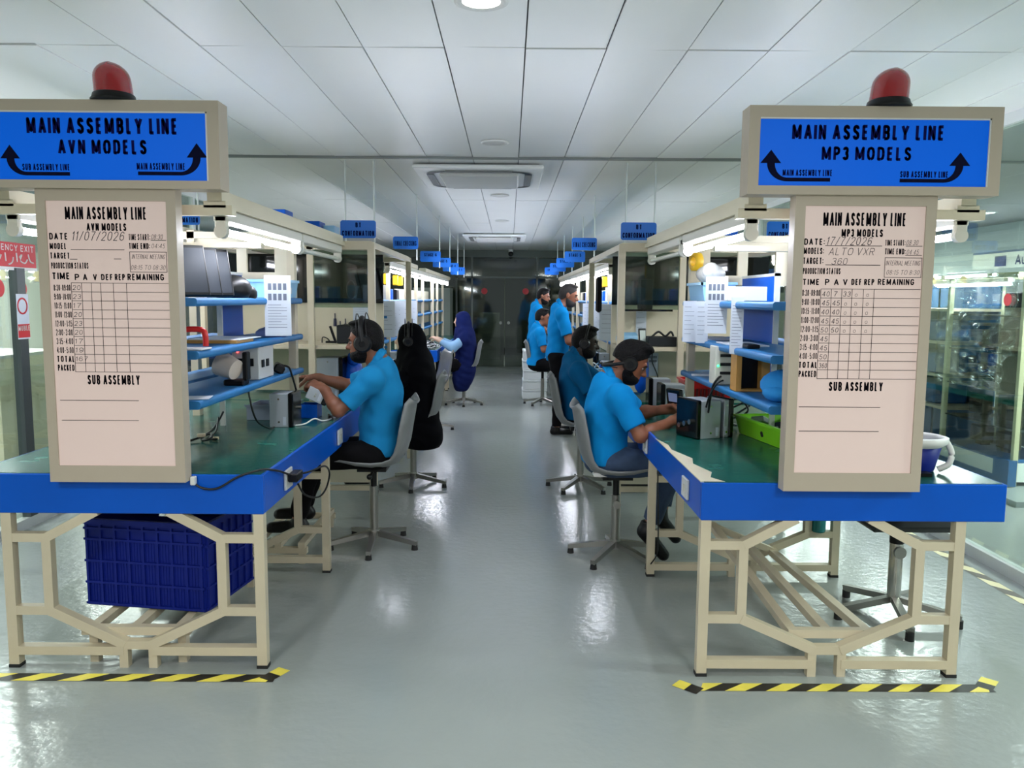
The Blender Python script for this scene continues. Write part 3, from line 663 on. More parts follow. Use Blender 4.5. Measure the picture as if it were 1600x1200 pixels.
beacon(-1.545, 3.22, 2.318, 1, 'red domed beacon on top of the AVN sign box')
beacon(1.452, 3.17, 2.305, -1, 'red domed beacon on top of the MP3 sign box')
# hanging blue station signs on thin poles
def hang(x, y, z, lines, wd, ht, lab, pole=1):
    t = thing('station_sign', lab, 'sign', (x, y, z), 0, 'hanging blue station signs')
    pn = B().plate(x-wd/2, x+wd/2, z, z+ht, y-.004, y+.004, .02).build('sign_plate', SIGNB, t)
    l = B()
    for q, a, b, c, d in lines: l.text(q, x+a*wd/2, x+b*wd/2, z+c*ht, z+d*ht, y-.0046, .19)
    l.build('lettering', NAVYINK, pn, recalc=False)
    s = 1 if x < 0 else -1
    for xx in ((x-wd/2+.04, x+wd/2-.015) if pole == 2 else (x+wd/2-.015,) if x < 0 else (x-wd/2+.24 if wd > .25 else x+wd/2-.03,)):
        B().cyl((xx, y+.012, 1.97), (xx, y+.012, 2.656), .007, n=8).build('pole', ALU, t)
hang(-1.215, 6.5, 2.045, [('BT', -.15, .15, .6, .88), ('CONFORMATION', -.9, .9, .12, .42)], .285, .14, 'blue BT CONFORMATION sign hanging over the AVN booth', 2)
hang(1.03, 6.5, 2.045, [('BT', -.15, .15, .6, .88), ('CONFORMATION', -.9, .9, .12, .42)], .285, .14, 'blue BT CONFORMATION sign hanging over the MP3 booth', 2)
for x, y, n, lab in ((-1.10, 8.55, 'FINAL CHECKING', 'over the AVN bench behind BT CONFORMATION'), (.785, 8.55, 'FINAL CHECKING', 'over the MP3 bench behind BT CONFORMATION')):
    hang(x, y, 2.085, [(n, -.86, .86, .25, .65)], .265, .13, 'dark blue FINAL CHECKING sign hanging %s' % lab)
hang(-2.62, 6.5, 2.14, [('BT', -.15, .15, .6, .88), ('CONFORMATION', -.9, .9, .12, .42)], .285, .14, 'blue station sign hanging on the outer side of the AVN booth')
hang(2.2, 6.5, 2.06, [('BT', -.15, .15, .6, .88), ('CONFORMATION', -.9, .9, .12, .42)], .285, .14, 'blue station sign hanging on the outer side of the MP3 booth')
for i in range(4):
    hang(-1.05+.02*i, 10.7+1.55*i, 2.05-.03*i+.02*i, [('STAGE-%d' % (6-i), -.6, .6, .5, .8)], .27, .14, '%s pale blue STAGE sign of the AVN row, counted from the camera' % ORD[i])
    hang(.86-.02*i, 10.7+1.55*i, 2.06-.01*i, [('STAGE-%d' % (5-i), -.6, .6, .5, .8)], .27, .14, '%s pale blue STAGE sign of the MP3 row, counted from the camera' % ORD[i])
# ================================================================ things on and under the first benches
# blue stacking crate on its slatted stand, left
def crate():
    t = thing('crate', 'large blue ribbed plastic crate under the AVN bench', 'crate', (-1.60, 3.70, .165), -.16)
    W, D, Hh = .58, .42, .40; z0 = .17
    M = TR((-1.595, 3.70, 0), 0, 0, -.16)
    a = B().box(-W/2, W/2, -D/2, D/2, z0, z0+.01, M)
    for s in (-1, 1):
        a.box(s*W/2-.004, s*W/2+.004, -D/2, D/2, z0, z0+Hh, M)
    a.box(-W/2, W/2, -D/2-.004, -D/2+.004, z0, z0+Hh, M)
    for q in ((-W/2, W/2, z0, z0+Hh-.1), (-W/2, -.2, z0+Hh-.1, z0+Hh-.04), (-.09, W/2, z0+Hh-.1, z0+Hh-.04), (-W/2, W/2, z0+Hh-.04, z0+Hh)): a.box(q[0], q[1], D/2-.004, D/2+.004, q[2], q[3], M)
    a.build('body', CRATE, t)
    r = B()
    for k in range(9):
        x = -W/2+.012+k*(W-.024)/8; r.box(x-.005, x+.005, -D/2-.014, -D/2-.003, z0+.01, z0+Hh-.02, M)
    for z in (z0+.012, z0+.11, z0+.21, z0+.31, z0+.36): r.box(-W/2, W/2, -D/2-.015, -D/2-.003, z-.005, z+.005, M)
    for k in range(40):
        x = -W/2+.02+k*(W-.04)/39; r.box(x-.0015, x+.0015, -D/2-.007, -D/2-.003, z0+.02, z0+Hh-.09, M)
    for k in range(7):
        y = -D/2+.012+k*(D-.024)/6; r.box(W/2+.003, W/2+.014, y-.005, y+.005, z0+.01, z0+Hh-.03, M)
    for z in (z0+.012, z0+.11, z0+.2, z0+.3): r.box(W/2+.003, W/2+.015, -D/2, D/2, z-.005, z+.005, M)
    r.build('ribs', CRATE, t)
    q = B()
    for (x0, x1, y0, y1) in ((-W/2-.018, W/2+.018, -D/2-.018, -D/2), (-W/2-.018, W/2+.018, D/2, D/2+.018), (-W/2-.018, -W/2, -D/2, D/2), (W/2, W/2+.018, -D/2, D/2)): q.box(x0, x1, y0, y1, z0+Hh-.02, z0+Hh+.004, M)
    q.build('rim', CRATE, t)
crate()
def ladder(lab, x0, x1, y0, pts, z0):
    t = thing('slat_stand', lab, 'stand', ((x0+x1)/2, y0, 0), 0, 'low slatted stands under the benches')
    B().box(x0-.02, x1+.02, y0-.018, y0+.018, z0-.036, z0).build('front_bar', CREAM, t)
    for (xa, xb, yb, zb) in pts: B().bar((xa, y0+.015, z0-.018), (xb, yb, zb-.018), .04, .034).build('slat', CREAM, t)
    yb = max(p[2] for p in pts); zs = sorted(pts, key=lambda p: p[1]); B().bar((zs[0][1]-.02, yb+.015, zs[0][3]-.018), (zs[-1][1]+.02, yb+.015, zs[-1][3]-.018), .036, .034).build('back_bar', CREAM, t)
    if z0 == .165 and x0 < 0:
        for x in (x0+.02, x1-.02):
            for y in (y0+.02, yb-.02): B().box(x-.018, x+.018, y-.018, y+.018, 0, z0-.034).build('leg', CREAM, t)
    return t
ladder('cream slatted stand carrying the blue crate under the AVN bench', -1.80, -1.38, 3.31, [(-1.78, -1.78, 4.25, .165), (-1.6, -1.6, 4.25, .165), (-1.41, -1.41, 4.25, .165)], .165)
ladder('cream slatted footrest sloping under the MP3 bench', 1.21, 1.55, 3.27, [(1.21, 1.15, 4.40, .33), (1.36, 1.32, 4.40, .25), (1.53, 1.50, 4.40, .17)], .185)
t = thing('slat_stand', 'cream slatted footrest under the feet of the man at the AVN bench', 'stand', (-1.32, 5.0, 0), 0, 'low slatted stands under the benches')
for x in (-1.50, -1.36, -1.22): B().box(x-.02, x+.02, 4.60, 5.40, .098, .128).build('slat', CREAM, t)
for y in (4.62, 5.38):
    B().box(-1.53, -1.19, y-.018, y+.018, .062, .097).build('cross_bar', CREAM, t)
    for x in (-1.50, -1.22): B().box(x-.018, x+.018, y-.018, y+.018, 0, .062).build('leg', CREAM, t)
solo('seat_pad', B().plate(.50, .84, .532, .556, 4.62, 4.92, .01), WHITE, 'white pad on the chair of the foreground man at the MP3 bench', 'cushion')
for k, (x, y, w_, h_, m_, lb) in enumerate(((-1.69, 5.86, .2, .22, BLUE, 'dark blue box on top of the AVN booth, the nearer one'), (-1.56, 6.5, .12, .2, BLUE, 'dark blue box on top of the AVN booth, beside the pale one'), (-1.44, 6.55, .09, .17, LBLUE, 'small pale box on top of the AVN booth'), (1.56, 6.0, .2, .16, BLUE, 'dark blue box on top of the MP3 booth'))):
    solo('storage_box', B().box(x-w_/2, x+w_/2, y-.1, y+.1, 1.969, 1.969+h_, c=.004), m_, lb, 'box', 'boxes on top of the booths')
# car stereo units: silver case, black face with knobs
def stereo(lab, M, w, d, h, face='x', knobs=(), group='silver radio units', screen=False):
    """case w (x) by d (y) by h; the black face on +x (or -x)"""
    p = M.to_translation(); t = thing('radio_unit', lab, 'radio unit', p, 0, group); s = 1 if face == 'x' else -1
    B().box(-w/2, w/2, -d/2, d/2, 0, h, M, c=.003).build('case', SILVER, t)
    a, b = sorted((s*w/2, s*(w/2+.03))); B().box(a, b, -d/2-.006, d/2+.006, -.0, h+.004, M, c=.006).build('face', BLACKG, t)
    for (y, z, r) in knobs: B().cyl(M @ Vector((s*(w/2+.028), y, z)), M @ Vector((s*(w/2+.045), y, z)), r, n=16).build('knob', CHROME, t)
    k = B()
    for z in (.03, h-.03): k.cyl(M @ Vector((-.0, -d/2-.0005, z)), M @ Vector((0, -d/2-.003, z)), .006, n=10)
    k.build('screw', CHROME, t); B().box(w/2-.03, w/2-.012, -d/2-.0015, -d/2+.001, .012, .06, M).build('sticker', PAPER, t)
    if screen: B().box(s*(w/2+.029), s*(w/2+.032), -d/2+.02, d/2-.02, h*.45, h-.02, M).build('screen', SCREEN, t)
    return t
stereo('silver and black radio unit standing on end on the AVN bench', TR((-1.295, 4.55, .84)), .105, .17, .19, knobs=((.03, .1, .01),))
stereo('silver unit held tilted in the hands of the man at the AVN bench', TR((-1.19, 4.83, .955), 0, .45, .2), .10, .16, .075, face='x')
stereo('large radio unit with knobs and silver side in front of the man on the right', TR((1.05, 4.33, .83), 0, 0, .36), .125, .19, .205, face='-x', knobs=((-.05, .09, .014), (0, .075, .014), (.05, .06, .014)))
stereo('second radio unit stacked behind the knobbed one on the MP3 bench', TR((1.15, 4.368, .83), 0, 0, .36), .03, .17, .205, face='x')
stereo('silver unit standing behind the small screen on the MP3 bench', TR((1.085, 5.25, .83)), .13, .15, .19, face='-x')
stereo('silver unit standing farthest back beside the booth post on the MP3 bench', TR((1.05, 5.52, .83)), .12, .12, .2, face='-x')
stereo('small black display held by the man bent over the MP3 bench', TR((1.06, 4.93, .89), 0, -.15, .5), .02, .12, .135, face='-x', screen=True)
# shelf things, AVN rack (front edge near x = -1.29)
for i in range(3):
    x, y = -1.36, 3.46+.15*i
    t = thing('flat_monitor', ['dark flat display panel leaning nearest on the top AVN shelf', 'middle one of three dark display panels on the top AVN shelf', 'dark flat display panel leaning farthest on the top AVN shelf'][i], 'display', (x, y, 1.565), 0, 'dark display panels on the top AVN shelf')
    M = TR((x, y, 1.571), -.30, 0, .75)
    B().box(-.075, .075, -.014, .014, 0, .228, M, c=.004).build('casing', BLACK, t)
    B().box(-.052, .066, -.0155, -.012, .014, .214, M).build('screen', mat('dim_screen', (44, 50, 58), .5, spec=.3), t)
M = TR((-1.40, 4.02, 1.565))
solo('helmet_bag', B().sph((-1.38, 4.02, 1.605), (.09, .12, .075), 18).sph((-1.34, 4.08, 1.585), (.06, .08, .05), 14), BLACK, 'black soft bag lying on the top AVN shelf', 'bag')
t = thing('storage_bin', 'light blue open bin at the far end of the top AVN shelf', 'bin', (-1.36, 4.72, 1.565), 0)
B().prism([(-1.46, 1.567), (-1.30, 1.567), (-1.285, 1.665), (-1.475, 1.665)], 4.55, 4.9).build('body', LBLUE, t); B().box(-1.48, -1.28, 4.54, 4.55, 1.655, 1.67).box(-1.292, -1.28, 4.54, 4.91, 1.655, 1.67).build('rim', LBLUE, t); B().box(-1.296, -1.291, 4.68, 4.78, 1.59, 1.63).build('label_plate', PAPER, t)
def sheet(lab, x0, x1, y, z0, z1, s=1, group='papers hung on the shelf racks', pics=0, lines=8, rz=0, curl=0, title=False):
    """a hung paper with printed blocks and rules; faces the camera, turned by rz"""
    t = thing('paper_sheet', lab, 'paper', ((x0+x1)/2, y, z0), 0, group); W = x1-x0; M = TR(((x0+x1)/2, y, 0), 0, 0, rz)
    n = 8; vs = []
    for i in range(n+1):
        z = z1-(z1-z0)*i/n; o = curl*(i/n)**2
        vs += [M @ Vector((-W/2, -o, z)), M @ Vector((W/2, -o*.6, z)), M @ Vector((-W/2, -o+.0015, z)), M @ Vector((W/2, -o*.6+.0015, z))]
    fs = []
    for i in range(n):
        a = 4*i; fs += [(a, a+1, a+5, a+4), (a+2, a+6, a+7, a+3), (a, a+4, a+6, a+2), (a+1, a+3, a+7, a+5)]
    fs += [(0, 2, 3, 1), (4*n, 4*n+1, 4*n+3, 4*n+2)]
    p = B().add(vs, fs).build('sheet', PAPER, t)
    k = B(); h = z1-z0
    def blk(a, b, c, d):
        o = -curl*max(0, (1-(c+d)/2))**2-.001-.0006; k.box(-W/2+a*W, -W/2+b*W, o-.0004, o+.0002, z0+c*h, z0+d*h, M)
    for r in range(pics):
        for c in range(4): blk(.14+.19*c, .14+.19*c+.13, .76-.17*r, .87-.17*r)
    top = .9-.17*pics
    for i in range(lines): blk(.12, .12+.72*(1 if i % 3 else .7), top-.05-(top-.14)*i/lines, top-.05-(top-.14)*i/lines+.007)
    k.build('print', mat('print_grey', (96, 104, 120), .6), p); return t
ch = sheet('laminated picture chart hung in front of the AVN shelves', -1.30, -1.165, 4.28, 1.365, 1.685, pics=2, lines=9, rz=.25); 
solo('wiping_cloth', B().sph((-1.36, 4.6, 1.365), (.09, .13, .04), 14).sph((-1.34, 4.66, 1.385), (.05, .07, .04), 10), mat('cloth_bluegrey', (96, 116, 170), .8, bump=.5), 'crumpled blue-grey cloth on the middle AVN shelf', 'cloth')
t = thing('folder', 'tan folder lying on the middle AVN shelf behind the chart', 'folder', (-1.45, 3.95, 1.345)); B().box(-1.55, -1.31, 3.84, 4.10, 1.347, 1.362).build('cover', BROWN, t); B().box(-1.54, -1.30, 3.85, 4.2, 1.362, 1.366).build('pages', PAPER, t)
t = thing('tape_dispenser', 'red handled tool standing on a white base on the middle AVN shelf', 'tool', (-1.31, 3.40, 1.345))
B().box(-1.40, -1.285, 3.34, 3.46, 1.346, 1.354, c=.002).build('base', WHITE, t); B().tube([(-1.39, 3.42, 1.43), (-1.34, 3.42, 1.432), (-1.31, 3.42, 1.428), (-1.298, 3.42, 1.41), (-1.296, 3.42, 1.36)], .0125, 10).build('handle', RED, t)
# white round speaker head in a black bracket
t = thing('scanner', 'white barrel-shaped scanner in a black cradle on the lower AVN shelf', 'scanner', (-1.36, 3.95, 1.135))
B().cyl((-1.42, 3.93, 1.245), (-1.335, 3.90, 1.215), .062, .05, 22).build('head', mat('scanner_white', (222, 206, 190), .4), t); B().box(-1.40, -1.30, 3.9, 3.99, 1.137, 1.165, c=.006).box(-1.315, -1.29, 3.93, 3.985, 1.16, 1.30, c=.005).build('cradle', BLACK, t)
t = thing('power_supply', 'white power unit with black sockets on the lower AVN shelf', 'power unit', (-1.38, 4.30, 1.135))
B().box(-1.45, -1.31, 4.18, 4.44, 1.137, 1.315, c=.004).build('case', WHITE, t)
for x in (-1.405, -1.355): B().box(x-.018, x+.018, 4.172, 4.18, 1.21, 1.25).build('socket', BLACK, t)
B().sph((-1.42, 4.178, 1.285), .006, 8).build('indicator', LEDR, t)
for k in range(2): B().box(-1.309, -1.304, 4.22+.08*k, 4.26+.08*k, 1.2, 1.24).build('socket', BLACK, t)
solo('adapter', B().box(-.03, .03, -.08, .08, 0, .05, TR((-1.345, 4.62, 1.14), 0, .5, .3), c=.01).tube([(-1.33, 4.6, 1.18), (-1.28, 4.62, 1.17), (-1.27, 4.66, 1.12), (-1.25, 4.68, 1.02)], .006), BLACK, 'black handset with a cord at the far end of the lower AVN shelf', 'handset')
solo('paper_note', B().box(-.05, .05, -.06, .06, 0, .002, TR((-1.335, 3.42, 1.137), 0, 0, .2)), PAPER, 'white note at the near end of the lower AVN shelf', 'paper')
solo('mains_lead', B().tube([(-1.36, 4.2, 1.21), (-1.35, 4.1, 1.18), (-1.33, 4.08, 1.05), (-1.31, 4.12, .93), (-1.30, 4.3, .86), (-1.31, 4.42, .848)], .005), CABLE, 'black cord drooping from the white power unit on the AVN rack', 'cord')
solo('cable_bundle', B().tube([(-1.62, 4.5, .92), (-1.60, 4.3, .86), (-1.58, 4.1, .852), (-1.55, 4.0, .85), (-1.50, 3.98, .86), (-1.53, 4.06, .87), (-1.58, 4.0, .855), (-1.60, 3.95, .85)], .006).tube([(-1.62, 4.42, .9), (-1.57, 4.25, .855), (-1.53, 4.05, .85), (-1.48, 4.02, .85)], .005), CABLE, 'small tangle of cables on the green top under the AVN shelves', 'cable')
solo('connector', B().box(-.02, .02, -.012, .012, 0, .018, TR((-1.55, 3.99, .866), 0, 0, .4), c=.003).box(-.014, .014, -.01, .01, 0, .016, TR((-1.50, 4.05, .842), 0, 0, -.5), c=.003), mat('connector_tan', (206, 190, 160), .5), 'pale plug at the end of the cable tangle on the AVN bench', 'connector')
t = thing('parts_tray', 'clear grey parts tray behind the standing radio unit on the AVN bench', 'tray', (-1.43, 4.85, .84))
B().box(-1.56, -1.30, 4.72, 4.98, .842, .848).box(-1.56, -1.30, 4.72, 4.726, .848, .93).box(-1.56, -1.30, 4.974, 4.98, .848, .93).box(-1.56, -1.554, 4.726, 4.974, .848, .93).box(-1.306, -1.30, 4.726, 4.974, .848, .93).build('body', mat('tray_grey', (150, 158, 176), .25), t)
B().box(-1.57, -1.29, 4.71, 4.72, .922, .934).box(-1.30, -1.29, 4.72, 4.99, .922, .934).build('rim', mat('tray_grey', (150, 158, 176), .25), t)
bx = B()
for a in ((-1.27, -1.16, 4.80, 4.804), (-1.27, -1.16, 4.916, 4.92), (-1.27, -1.266, 4.804, 4.916), (-1.164, -1.16, 4.804, 4.916)): bx.box(a[0], a[1], a[2], a[3], .842, .925)
solo('parts_bin', bx.box(-1.27, -1.16, 4.80, 4.92, .841, .846), BLUE, 'small blue bin under the tilted silver unit on the AVN bench', 'bin')
solo('data_cable', B().tube([(-1.22, 4.5, .846), (-1.17, 4.55, .848), (-1.13, 4.6, .87), (-1.10, 4.66, .85), (-1.07, 4.72, .848), (-1.04, 4.95, .85)], .0045), WCABLE, 'white cable lying along the edge of the AVN bench', 'cable')
for k, (x, y, r) in enumerate(((-1.10, 4.86, .3), (-1.07, 4.80, .15))):
    M = TR((x, y, .849), 0, 0, r); t = thing('screwdriver', ['black screwdriver beside the elbow of the man at the AVN bench', 'black screwdriver nearest the edge of the AVN bench'][k], 'screwdriver', (x, y, .849), 0, 'screwdrivers on the AVN bench')
    B().cyl(M @ Vector((0, -.05, 0)), M @ Vector((0, .04, 0)), .009, .007, 10).build('handle', BLACK, t); B().cyl(M @ Vector((0, .04, 0)), M @ Vector((0, .12, 0)), .003, n=8).build('shaft', CHROME, t)
# cord and plug at the corner of the AVN bench
solo('mains_lead', B().tube([(-1.315, 3.243, .83), (-1.27, 3.235, .79), (-1.2, 3.235, .785), (-1.12, 3.24, .83), (-1.06, 3.25, .851), (-1.02, 3.30, .852), (-1.002, 3.42, .82), (-.99, 3.55, .775), (-.985, 3.6, .76)], .0048), CABLE, 'black cord running round the corner of the AVN bench from the notice board', 'cord')
solo('wall_plug', B().box(-1.0, -.955, 3.56, 3.66, .735, .775, c=.005).tube([(-.96, 3.66, .755), (-.93, 3.72, .755), (-.91, 3.9, .74), (-.91, 4.0, .68), (-.93, 4.0, .6), (-.96, 3.95, .57), (-.985, 3.8, .62), (-.985, 3.68, .70)], .0048), BLACK, 'black plug and looping lead in the corner socket of the AVN bench', 'plug')
solo('cord_clip', B().box(-1.305, -1.285, 3.22, 3.246, .80, .835, c=.003), WHITE, 'small white clip at the lower right corner of the AVN notice board', 'clip')
# MP3 rack (front edge near x = 1.075)
sheet('picture chart hung in front of the MP3 shelves', 1.005, 1.115, 4.12, 1.40, 1.69, pics=2, lines=8, rz=-.3)
sheet('long white paper hanging lowest beside the picture chart on the MP3 rack', 1.055, 1.115, 3.82, 1.315, 1.585, lines=14, rz=-.45, curl=.01)
sheet('creased paper hanging at the far end of the MP3 rack', 1.0, 1.075, 4.62, 1.33, 1.565, lines=7, rz=-.2, curl=.01)
sheet('narrow paper hanging next to the creased one on the MP3 rack', 1.03, 1.095, 4.42, 1.335, 1.565, lines=7, rz=-.25, curl=.012)
t = thing('storage_bin', 'light blue bin with a clear bag on top, far end of the top MP3 shelf', 'bin', (1.16, 4.65, 1.565))
B().prism([(1.09, 1.567), (1.25, 1.567), (1.265, 1.665), (1.075, 1.665)], 4.5, 4.85).build('body', LBLUE, t); B().box(1.068, 1.272, 4.49, 4.5, 1.655, 1.67).box(1.068, 1.08, 4.49, 4.86, 1.655, 1.67).build('rim', LBLUE, t)
solo('clear_bag', B().sph((1.16, 4.66, 1.72), (.08, .14, .055), 16).sph((1.14, 4.58, 1.735), (.05, .06, .05), 12), mat('clear_bag', (206, 206, 200), .2, alpha=.75, bump=.8, bscale=30), 'crumpled clear plastic bag on the light blue bin of the MP3 rack', 'bag')
solo('tape_roll', B().lathe([(.03, -.02), (.055, -.02), (.055, .02), (.03, .02), (.03, -.02)], n=24, M=TR((1.12, 4.86, 1.80), 0, PI/2, .3)), YELP, 'yellow tape roll hung on the end panel of the MP3 rack', 'tape roll')
solo('carton', B().box(1.10, 1.30, 4.06, 4.2, 1.567, 1.64, c=.003), mat('carton_white', (214, 216, 206), .6), 'small off-white box on the top MP3 shelf', 'box')
t = thing('test_instrument', 'off-white test instrument with knobs and a green light on the lower MP3 shelf', 'instrument', (1.13, 4.22, 1.135))
B().box(1.06, 1.23, 4.10, 4.22, 1.137, 1.335, c=.004).build('case', mat('instrument_white', (206, 206, 194), .45), t)
for k in range(3): B().box(1.085, 1.155, 4.094, 4.1, 1.19+.045*k, 1.205+.045*k).build('slot', DKGREY, t)
for k in range(2): B().cyl((1.19, 4.1, 1.2+.05*k), (1.19, 4.082, 1.2+.05*k), .011, n=14).build('knob', BLACK, t)
B().sph((1.075, 4.098, 1.235), .006, 8).build('indicator', LEDG, t)
t = thing('wooden_box', 'open tan wooden box with a dark inside on the lower MP3 shelf', 'box', (1.2, 3.8, 1.135)); bx = B()
for a in ((1.085, 1.11, 3.80, 3.90, 1.137, 1.325), (1.205, 1.245, 3.80, 3.90, 1.137, 1.325), (1.11, 1.205, 3.80, 3.90, 1.137, 1.147), (1.11, 1.205, 3.80, 3.90, 1.315, 1.325)): bx.box(*a)
bx.build('box_shell', BROWN, t); B().box(1.11, 1.205, 3.86, 3.90, 1.147, 1.315).build('inner_shade', BLACK, t)  # black block fills the opening in place of the shade inside
solo('folded_shirt', B().sph((1.22, 3.50, 1.2), (.11, .12, .07), 18).sph((1.17, 3.46, 1.17), (.06, .1, .04), 14), CLOTHB, 'turquoise cloth bundled at the near end of the lower MP3 shelf', 'cloth')
solo('paper_stack', B().box(1.09, 1.28, 4.5, 4.8, 1.346, 1.356).box(1.10, 1.27, 3.9, 4.25, 1.346, 1.352, c=0), PAPER, 'loose papers lying on the middle MP3 shelf', 'papers', kind='stuff')
solo('remote_control', B().box(1.11, 1.17, 3.72, 3.86, 1.347, 1.365, c=.004), BLACK, 'black remote lying on the middle MP3 shelf', 'remote')
solo('paper_note', B().box(-.07, .07, -.06, .06, 0, .002, TR((1.13, 4.62, 1.137), 0, 0, -.2)), PAPER, 'white leaflet on the far end of the lower MP3 shelf', 'paper')
solo('mains_lead', B().tube([(1.09, 4.1, 1.18), (1.07, 4.08, 1.17), (1.055, 4.12, 1.12), (1.06, 4.2, 1.0), (1.10, 4.35, .92), (1.2, 4.5, .86)], .006).tube([(1.1, 4.09, 1.16), (1.06, 4.07, 1.14), (1.045, 4.16, 1.05), (1.08, 4.4, .9)], .005), CABLE, 'black cords hanging from the test instrument on the MP3 rack', 'cord')
# red basket
t = thing('basket', 'red plastic basket on the MP3 bench below the lowest shelf', 'basket', (1.32, 5.35, .83)); bx = B()
cx, cy = 1.32, 5.35; tp = [(-.16, -.12), (.16, -.12), (.16, .12), (-.16, .12)]; bt = [(-.125, -.09), (.125, -.09), (.125, .09), (-.125, .09)]
for i in range(4):
    j = (i+1) % 4; A, C_, D_, E_ = tp[i], tp[j], bt[j], bt[i]; q = []
    for (px, py), z, o in ((A, 1.04, 0), (C_, 1.04, 0), (D_, .835, 0), (E_, .835, 0), (A, 1.04, .004), (C_, 1.04, .004), (D_, .835, .004), (E_, .835, .004)): q.append((cx+px*(1-o*8), cy+py*(1-o*8), z))
    bx.add(q, [(0, 1, 2, 3), (7, 6, 5, 4), (0, 4, 5, 1), (1, 5, 6, 2), (2, 6, 7, 3), (3, 7, 4, 0)])
bx.box(cx-.125, cx+.125, cy-.09, cy+.09, .832, .838).build('body', RED, t)
rm = B()
for i in range(4): rm.bar((cx+tp[i][0], cy+tp[i][1], 1.04), (cx+tp[(i+1) % 4][0], cy+tp[(i+1) % 4][1], 1.04), .014, .012)
rm.build('rim', RED, t); st = B()
for k in range(9): st.box(cx-.11+.025*k, cx-.10+.025*k, cy-.118, cy-.111, .93, .99)
st.build('slots', mat('slot_dark_red', (90, 12, 14), .5), t)
for k, (dx, dy, hh) in enumerate(((-.08, 0, .08), (.0, .03, .1), (.07, -.02, .07))): solo('bottle', B().cyl((cx+dx, cy+dy, .84), (cx+dx, cy+dy, 1.02+hh*.5), .022, n=12).cyl((cx+dx, cy+dy, 1.02+hh*.5), (cx+dx, cy+dy, 1.04+hh*.6), .012, n=10), [FOAM, GREYM, WHITE][k], ['white bottle in the near left of the red basket', 'grey bottle in the middle of the red basket', 'white bottle at the right end of the red basket'][k], 'bottle', 'bottles in the red basket')
# lime tray with parts
t = thing('parts_tray', 'lime green tray of grey parts at the right edge of the MP3 bench', 'tray', (1.46, 4.15, .83)); M = TR((1.475, 4.15, 0), 0, 0, .15); bx = B(); a_, b_ = .16, .32
bx.box(-a_+.02, a_-.02, -b_+.02, b_-.02, .832, .838, M)
for (p0, p1, q0, q1) in (((-a_, -b_), (a_, -b_), (-a_+.02, -b_+.02), (a_-.02, -b_+.02)), ((a_, -b_), (a_, b_), (a_-.02, -b_+.02), (a_-.02, b_-.02)), ((a_, b_), (-a_, b_), (a_-.02, b_-.02), (-a_+.02, b_-.02)), ((-a_, b_), (-a_, -b_), (-a_+.02, b_-.02), (-a_+.02, -b_+.02))):
    vs = [M @ Vector((*p, z)) for p, z in ((p0, .93), (p1, .93), (q1, .834), (q0, .834))]; cc = M @ Vector((0, 0, .9)); vs += [v.lerp(cc, .03) for v in vs]
    bx.add(vs, [(0, 1, 2, 3), (7, 6, 5, 4), (0, 4, 5, 1), (1, 5, 6, 2), (2, 6, 7, 3), (3, 7, 4, 0)])
bx.build('body', GREENP, t); rm = B()
for p, q in (((-a_, -b_), (a_, -b_)), ((a_, -b_), (a_, b_)), ((a_, b_), (-a_, b_)), ((-a_, b_), (-a_, -b_))): rm.bar(M @ Vector((*p, .93)), M @ Vector((*q, .93)), .02, .012)
rm.build('rim', GREENP, t)
rg = random.Random(5)
for k in range(8):
    x, y = rg.uniform(-.1, .1), -.24+.065*k; Mx = M @ TR((x, y, .87+.03*(k % 2)), rg.uniform(-.3, .3), rg.uniform(-.3, .3), rg.uniform(-1, 1))
    tag(B().box(-.05, .05, -.035, .035, 0, .03, Mx, c=.004).build('housing_part', [DKGREY, mat('part_greygreen', (96, 108, 104), .5)][k % 2]), ['grey', 'dark'][(k+1) % 2]+' housing part lying in the lime green tray on the MP3 bench', 'part', 'housing parts in the lime tray %d' % (k % 2))
solo('cable_bundle', B().tube([(1.25, 4.75, .86), (1.3, 4.55, .9), (1.36, 4.5, .95), (1.33, 4.6, 1.0), (1.28, 4.7, .95), (1.22, 4.6, .86), (1.15, 4.65, .84)], .006).tube([(1.2, 4.8, .85), (1.3, 4.68, .93), (1.42, 4.62, 1.0), (1.44, 4.7, .96), (1.33, 4.78, .86)], .006).tube([(1.18, 4.55, .84), (1.27, 4.5, .87), (1.32, 4.6, .845), (1.24, 4.75, .845)], .005), CABLE, 'looping black cables between the red basket and the lime tray', 'cable')
solo('crumpled_paper', B().sph((1.22, 4.72, .86), (.07, .09, .03), 12), FOAM, 'white crumpled wrapping under the cables on the MP3 bench', 'wrapping')
t = thing('bucket', 'blue bucket with a white rim at the outer corner of the MP3 bench', 'bucket', (1.80, 3.48, .83))
B().lathe([(0, .002), (.075, .002), (.078, .01), (.105, .125), (.098, .125), (.07, .015), (0, .012)], (1.80, 3.48, .83), 28).build('body', CRATE, t); B().lathe([(.10, .11), (.125, .128), (.128, .15), (.11, .155), (.102, .14), (.10, .11)], (1.80, 3.48, .83), 28).build('rim', WHITE, t)
B().tube([(1.90, 3.43, .975), (1.925, 3.42, .92), (1.91, 3.41, .87), (1.87, 3.42, .845)], .013).build('handle', WHITE, t)
solo('machine_part', B().cyl((1.70, 3.42, .831), (1.70, 3.42, .86), .02).box(1.74, 1.80, 3.33, 3.38, .831, .845), BLACK, 'small black parts beside the foot of the blue bucket', 'part')
